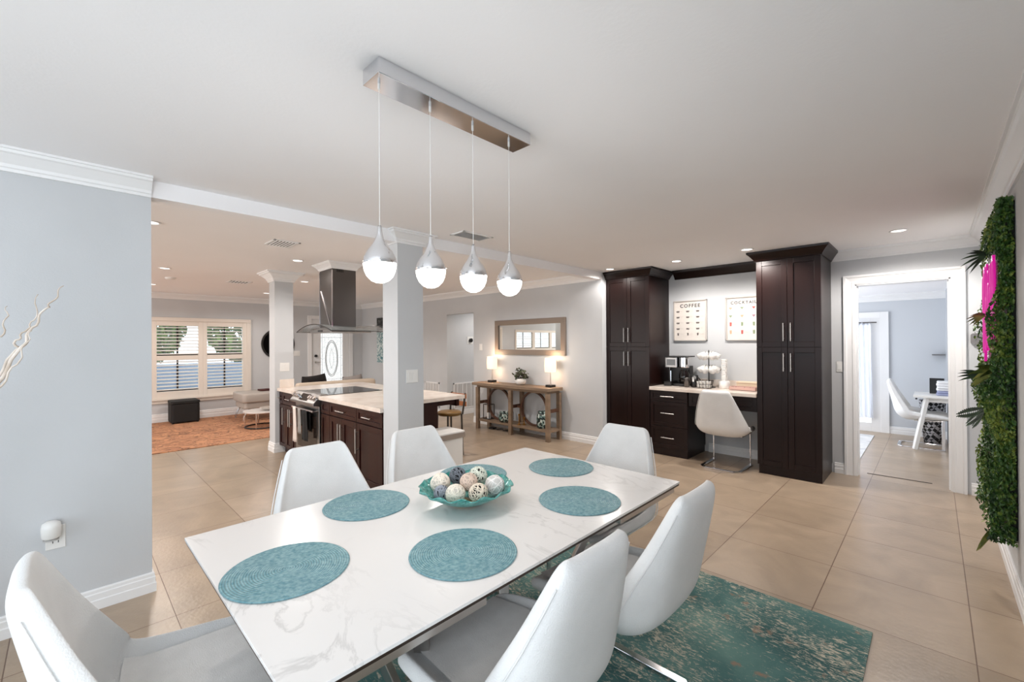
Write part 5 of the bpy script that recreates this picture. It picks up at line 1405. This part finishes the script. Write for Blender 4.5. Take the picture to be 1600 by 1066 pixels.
frond((0.26, 4.3, 2.02), 6, 0.13, lambda k: (-1, 0.4 * (k - 2.5), 0.9 - 0.35 * k), 0.008, M_fr)
frond((0.26, 4.4, 1.62), 6, 0.10, lambda k: (-1, 0.4 * (k - 2.5), 0.6 - 0.25 * k), 0.008, M_fr2)
frond((0.27, 3.85, 1.27), 8, 0.13, lambda k: (-0.7, -0.9 + 0.25 * k, 0.5 * math.sin(k)), 0.016, M_fr2)
frond((0.24, 4.0, 1.22), 4, 0.15, lambda k: (-1, 0.2 * k, 0.7 - 0.2 * k), 0.010, M_fr)
frond((0.26, 3.80, 0.36), 7, 0.15, lambda k: (-0.6, -0.8 + 0.2 * k, -0.5 - 0.1 * k), 0.012, M_fr2)
mb = MB()
for k in range(3):
    d = Vector((-0.9, 0.1 * (k - 1), -0.35 - 0.75 * k)).normalized()
    for j in range(14):
        for s_ in (-1, 1):
            c = Vector((0.24, 4.0 + 0.04 * k, 1.02)) + d * (0.010 + 0.0095 * j); up = Vector((0, s_ * 0.6, 0.5 * s_)).normalized()
            L = 0.045 * math.sin(PI * (j + 2) / 17)
            vs = [mb.bm.verts.new(p) for p in (c, c + d * 0.018 + up * L * 0.5, c + d * 0.016 + up * L, c - d * 0.006 + up * L * 0.6)]
            mb.bm.faces.new(vs)
mb.build('fern', M_fr, t, recalc=False)
# neon letters (pink cursive strokes stacked along the panel)
ns = thing('neon_sign', 'pink neon script sign mounted on the green wall panel', 'neon sign', (0.235, 4.3, 1.3))
xs_ = 0.262
MB().box(0.272, 0.275, 3.85, 4.66, 1.32, 2.00).build('acrylic_backing', thin_glass('clear_acrylic', (230, 200, 230), 0.18), ns)
def stroke(pts): MB().tube([(xs_, y, z) for y, z in pts], 0.0075, 8).build('neon_letter', M_neon, ns, smooth=True)
for k in range(5):
    y = 4.60 - k * 0.15; zb = 1.36 + 0.02 * k; hgt = (0.60, 0.36, 0.42, 0.36, 0.50)[k]
    pts = []
    for j in range(22):
        f = j / 21; pts.append((y - 0.10 * f + 0.035 * math.sin(f * 4 * PI), zb + hgt * (0.5 - 0.5 * math.cos(f * 3 * PI))))
    stroke(pts)
for k in range(6):
    y = 4.62 - k * 0.145; stroke([(y - 0.03 * math.sin(f * 2 * PI), 1.38 + 0.03 * (k % 3) + 0.52 * f) for f in [j / 14 for j in range(15)]])
for k in range(4):
    y = 4.52 - k * 0.15; pts = [(y - 0.05 * math.sin(f * PI), 1.30 + 0.08 * k + 0.36 * f) for f in [j / 12 for j in range(13)]]
    stroke(pts)

# ------------------------------------------------------------------ back room
yb = 8.95
r = struct_root('door_3', (-0.95, yb, 0), 'white french door behind a sheer curtain in the back room')
mb = MB(); mb.box(-1.45, -1.35, yb - 0.03, yb, 0, 1.90); mb.box(-0.60, -0.50, yb - 0.03, yb, 0, 1.90); mb.box(-1.35, -0.60, yb - 0.03, yb, 1.80, 1.90); mb.build('casing', M_trim, r, bevel=0.003)
mb = MB(); mb.box(-1.35, -1.25, yb - 0.02, yb, 0.0, 1.80); mb.box(-0.72, -0.60, yb - 0.02, yb, 0, 1.80); mb.box(-1.25, -0.72, yb - 0.02, yb, 0, 0.14); mb.box(-1.25, -0.72, yb - 0.02, yb, 1.70, 1.80); mb.build('door_slab', M_trim, r, bevel=0.003)
dm = emit('bright_door_pane', (238, 244, 255), 1.5)
MB().box(-1.25, -0.72, yb - 0.012, yb - 0.006, 0.14, 1.70).build('lit_pane', dm, r)
t = thing('curtain', 'sheer grey curtain gathered on a rod over the back room door', 'curtain', (-0.96, yb - 0.07, 0.2))
mb = MB()
def cu(u, v):
    spread = 0.88 + 0.12 * v
    x = -0.97 + (u - 0.5) * 0.56 * spread
    return (x, yb - 0.075 + 0.018 * math.sin(u * 60) * (0.5 + 0.5 * v) + 0.008 * math.sin(u * 23), 1.74 - v * 1.52)
mb.grid(cu, 90, 12)
cm = mat('sheer_curtain', (206, 210, 218), 0.8); b_ = nodes(cm)[2]; b_.inputs['Alpha'].default_value = 0.80; b_.inputs['Transmission Weight'].default_value = 0.2
mb.build('fabric', cm, t, smooth=True, recalc=False)
MB().cyl((-1.30, yb - 0.075, 1.735), (-0.64, yb - 0.075, 1.735), 0.009, 10).build('rod', M_steel_dark, t)
t = thing('side_table', 'white table with splayed legs in the back room', 'table', (0.15, 8.1, 0))
MB().box(-0.20, 0.52, 7.86, 8.42, 0.69, 0.72).build('tabletop', M_plate, t, bevel=0.003)
MB().box(-0.10, 0.47, 7.93, 8.36, 0.63, 0.69).build('apron', M_plate, t, bevel=0.002)
for (xa, xb2) in ((-0.07, -0.19), (0.44, 0.54)):
    for (ya, yb2) in ((7.92, 7.86), (8.37, 8.44)):
        MB().bar((xa, ya, 0.69), (xb2, yb2, 0.0), 0.05, 0.04).build('leg', M_plate, t, bevel=0.003)
MB().sphere((-0.17, 7.855, 0.675), 0.012, 8, 6).build('knob', M_black, t)
tw = None
for i in range(6):
    m = mat('towel_white', (232, 232, 234), 0.9) if i > 1 else mat('towel_blue_grey', (150, 156, 186), 0.9)
    if i == 2: m = mat('towel_white', (232, 232, 234), 0.9)
    z = 0.7205 + i * 0.031
    o = MB().prism(rr_poly(0.02 + 0.006 * (i % 2), 0.30, 7.95 + 0.01 * (i % 3), 8.18, 0.03), z, z + 0.030).build('folded_towel', m, None, bevel=0.012)
    tag(o, ['blue grey folded towel at the bottom of the back room stack', 'blue grey folded towel second from the bottom of the stack', 'white folded towel third from the bottom of the back room stack', 'white folded towel fourth in the back room stack', 'white folded towel just below the topmost one', 'topmost white folded towel on the back room table'][i], 'towel', 'folded towels on the back room table')
t = thing('picture_frame', 'small black frame standing behind the towel stack in the back room', 'picture frame', (0.0, 8.25, 0.7205))
MB().box(-0.045, 0.10, 8.25, 8.275, 0.7205, 0.93).build('frame', M_black, t, bevel=0.002)
t = thing('laundry_basket', 'black and white lattice basket on the floor behind the back room table', 'basket', (-0.01, 8.52, 0))
bm_ = mat('lattice_weave', rough=0.6); n_, l_, b_ = nodes(bm_); tc = n_.new('ShaderNodeTexCoord')
ck = n_.new('ShaderNodeTexChecker'); ck.inputs['Scale'].default_value = 26; mp = n_.new('ShaderNodeMapping'); mp.inputs['Rotation'].default_value = (0.6, 0.78, 0.3)
l_.new(tc.outputs['Object'], mp.inputs[0]); l_.new(mp.outputs[0], ck.inputs[0]); ck.inputs[1].default_value = lin((30, 30, 34)); ck.inputs[2].default_value = lin((200, 200, 205)); l_.new(ck.outputs[0], b_.inputs['Base Color'])
MB().lathe([(0, 0), (0.09, 0), (0.13, 0.30), (0.14, 0.60), (0.135, 0.60), (0.09, 0.02), (0, 0.02)], (-0.02, 8.52, 0), 24).build('basket_wall', bm_, t, smooth=True)
o = MB().box(-1.9, -0.655, 6.55, 8.55, 0, 0.008).build('back_room_rug', noise_color(mat('pale_rug', rough=0.95), (196, 198, 200), (222, 222, 222), 6, 3)); tag(o, 'pale grey rug on the back room floor left of the doorway', 'rug')
t = thing('wall_shelf', 'thin metal wall shelf above the white back room table', 'shelf', (0.02, 8.93, 1.2))
MB().box(-0.02, 0.12, 8.80, 8.948, 1.23, 1.24).build('shelf_board', M_steel_dark, t)

# delete the spare mesh data left over
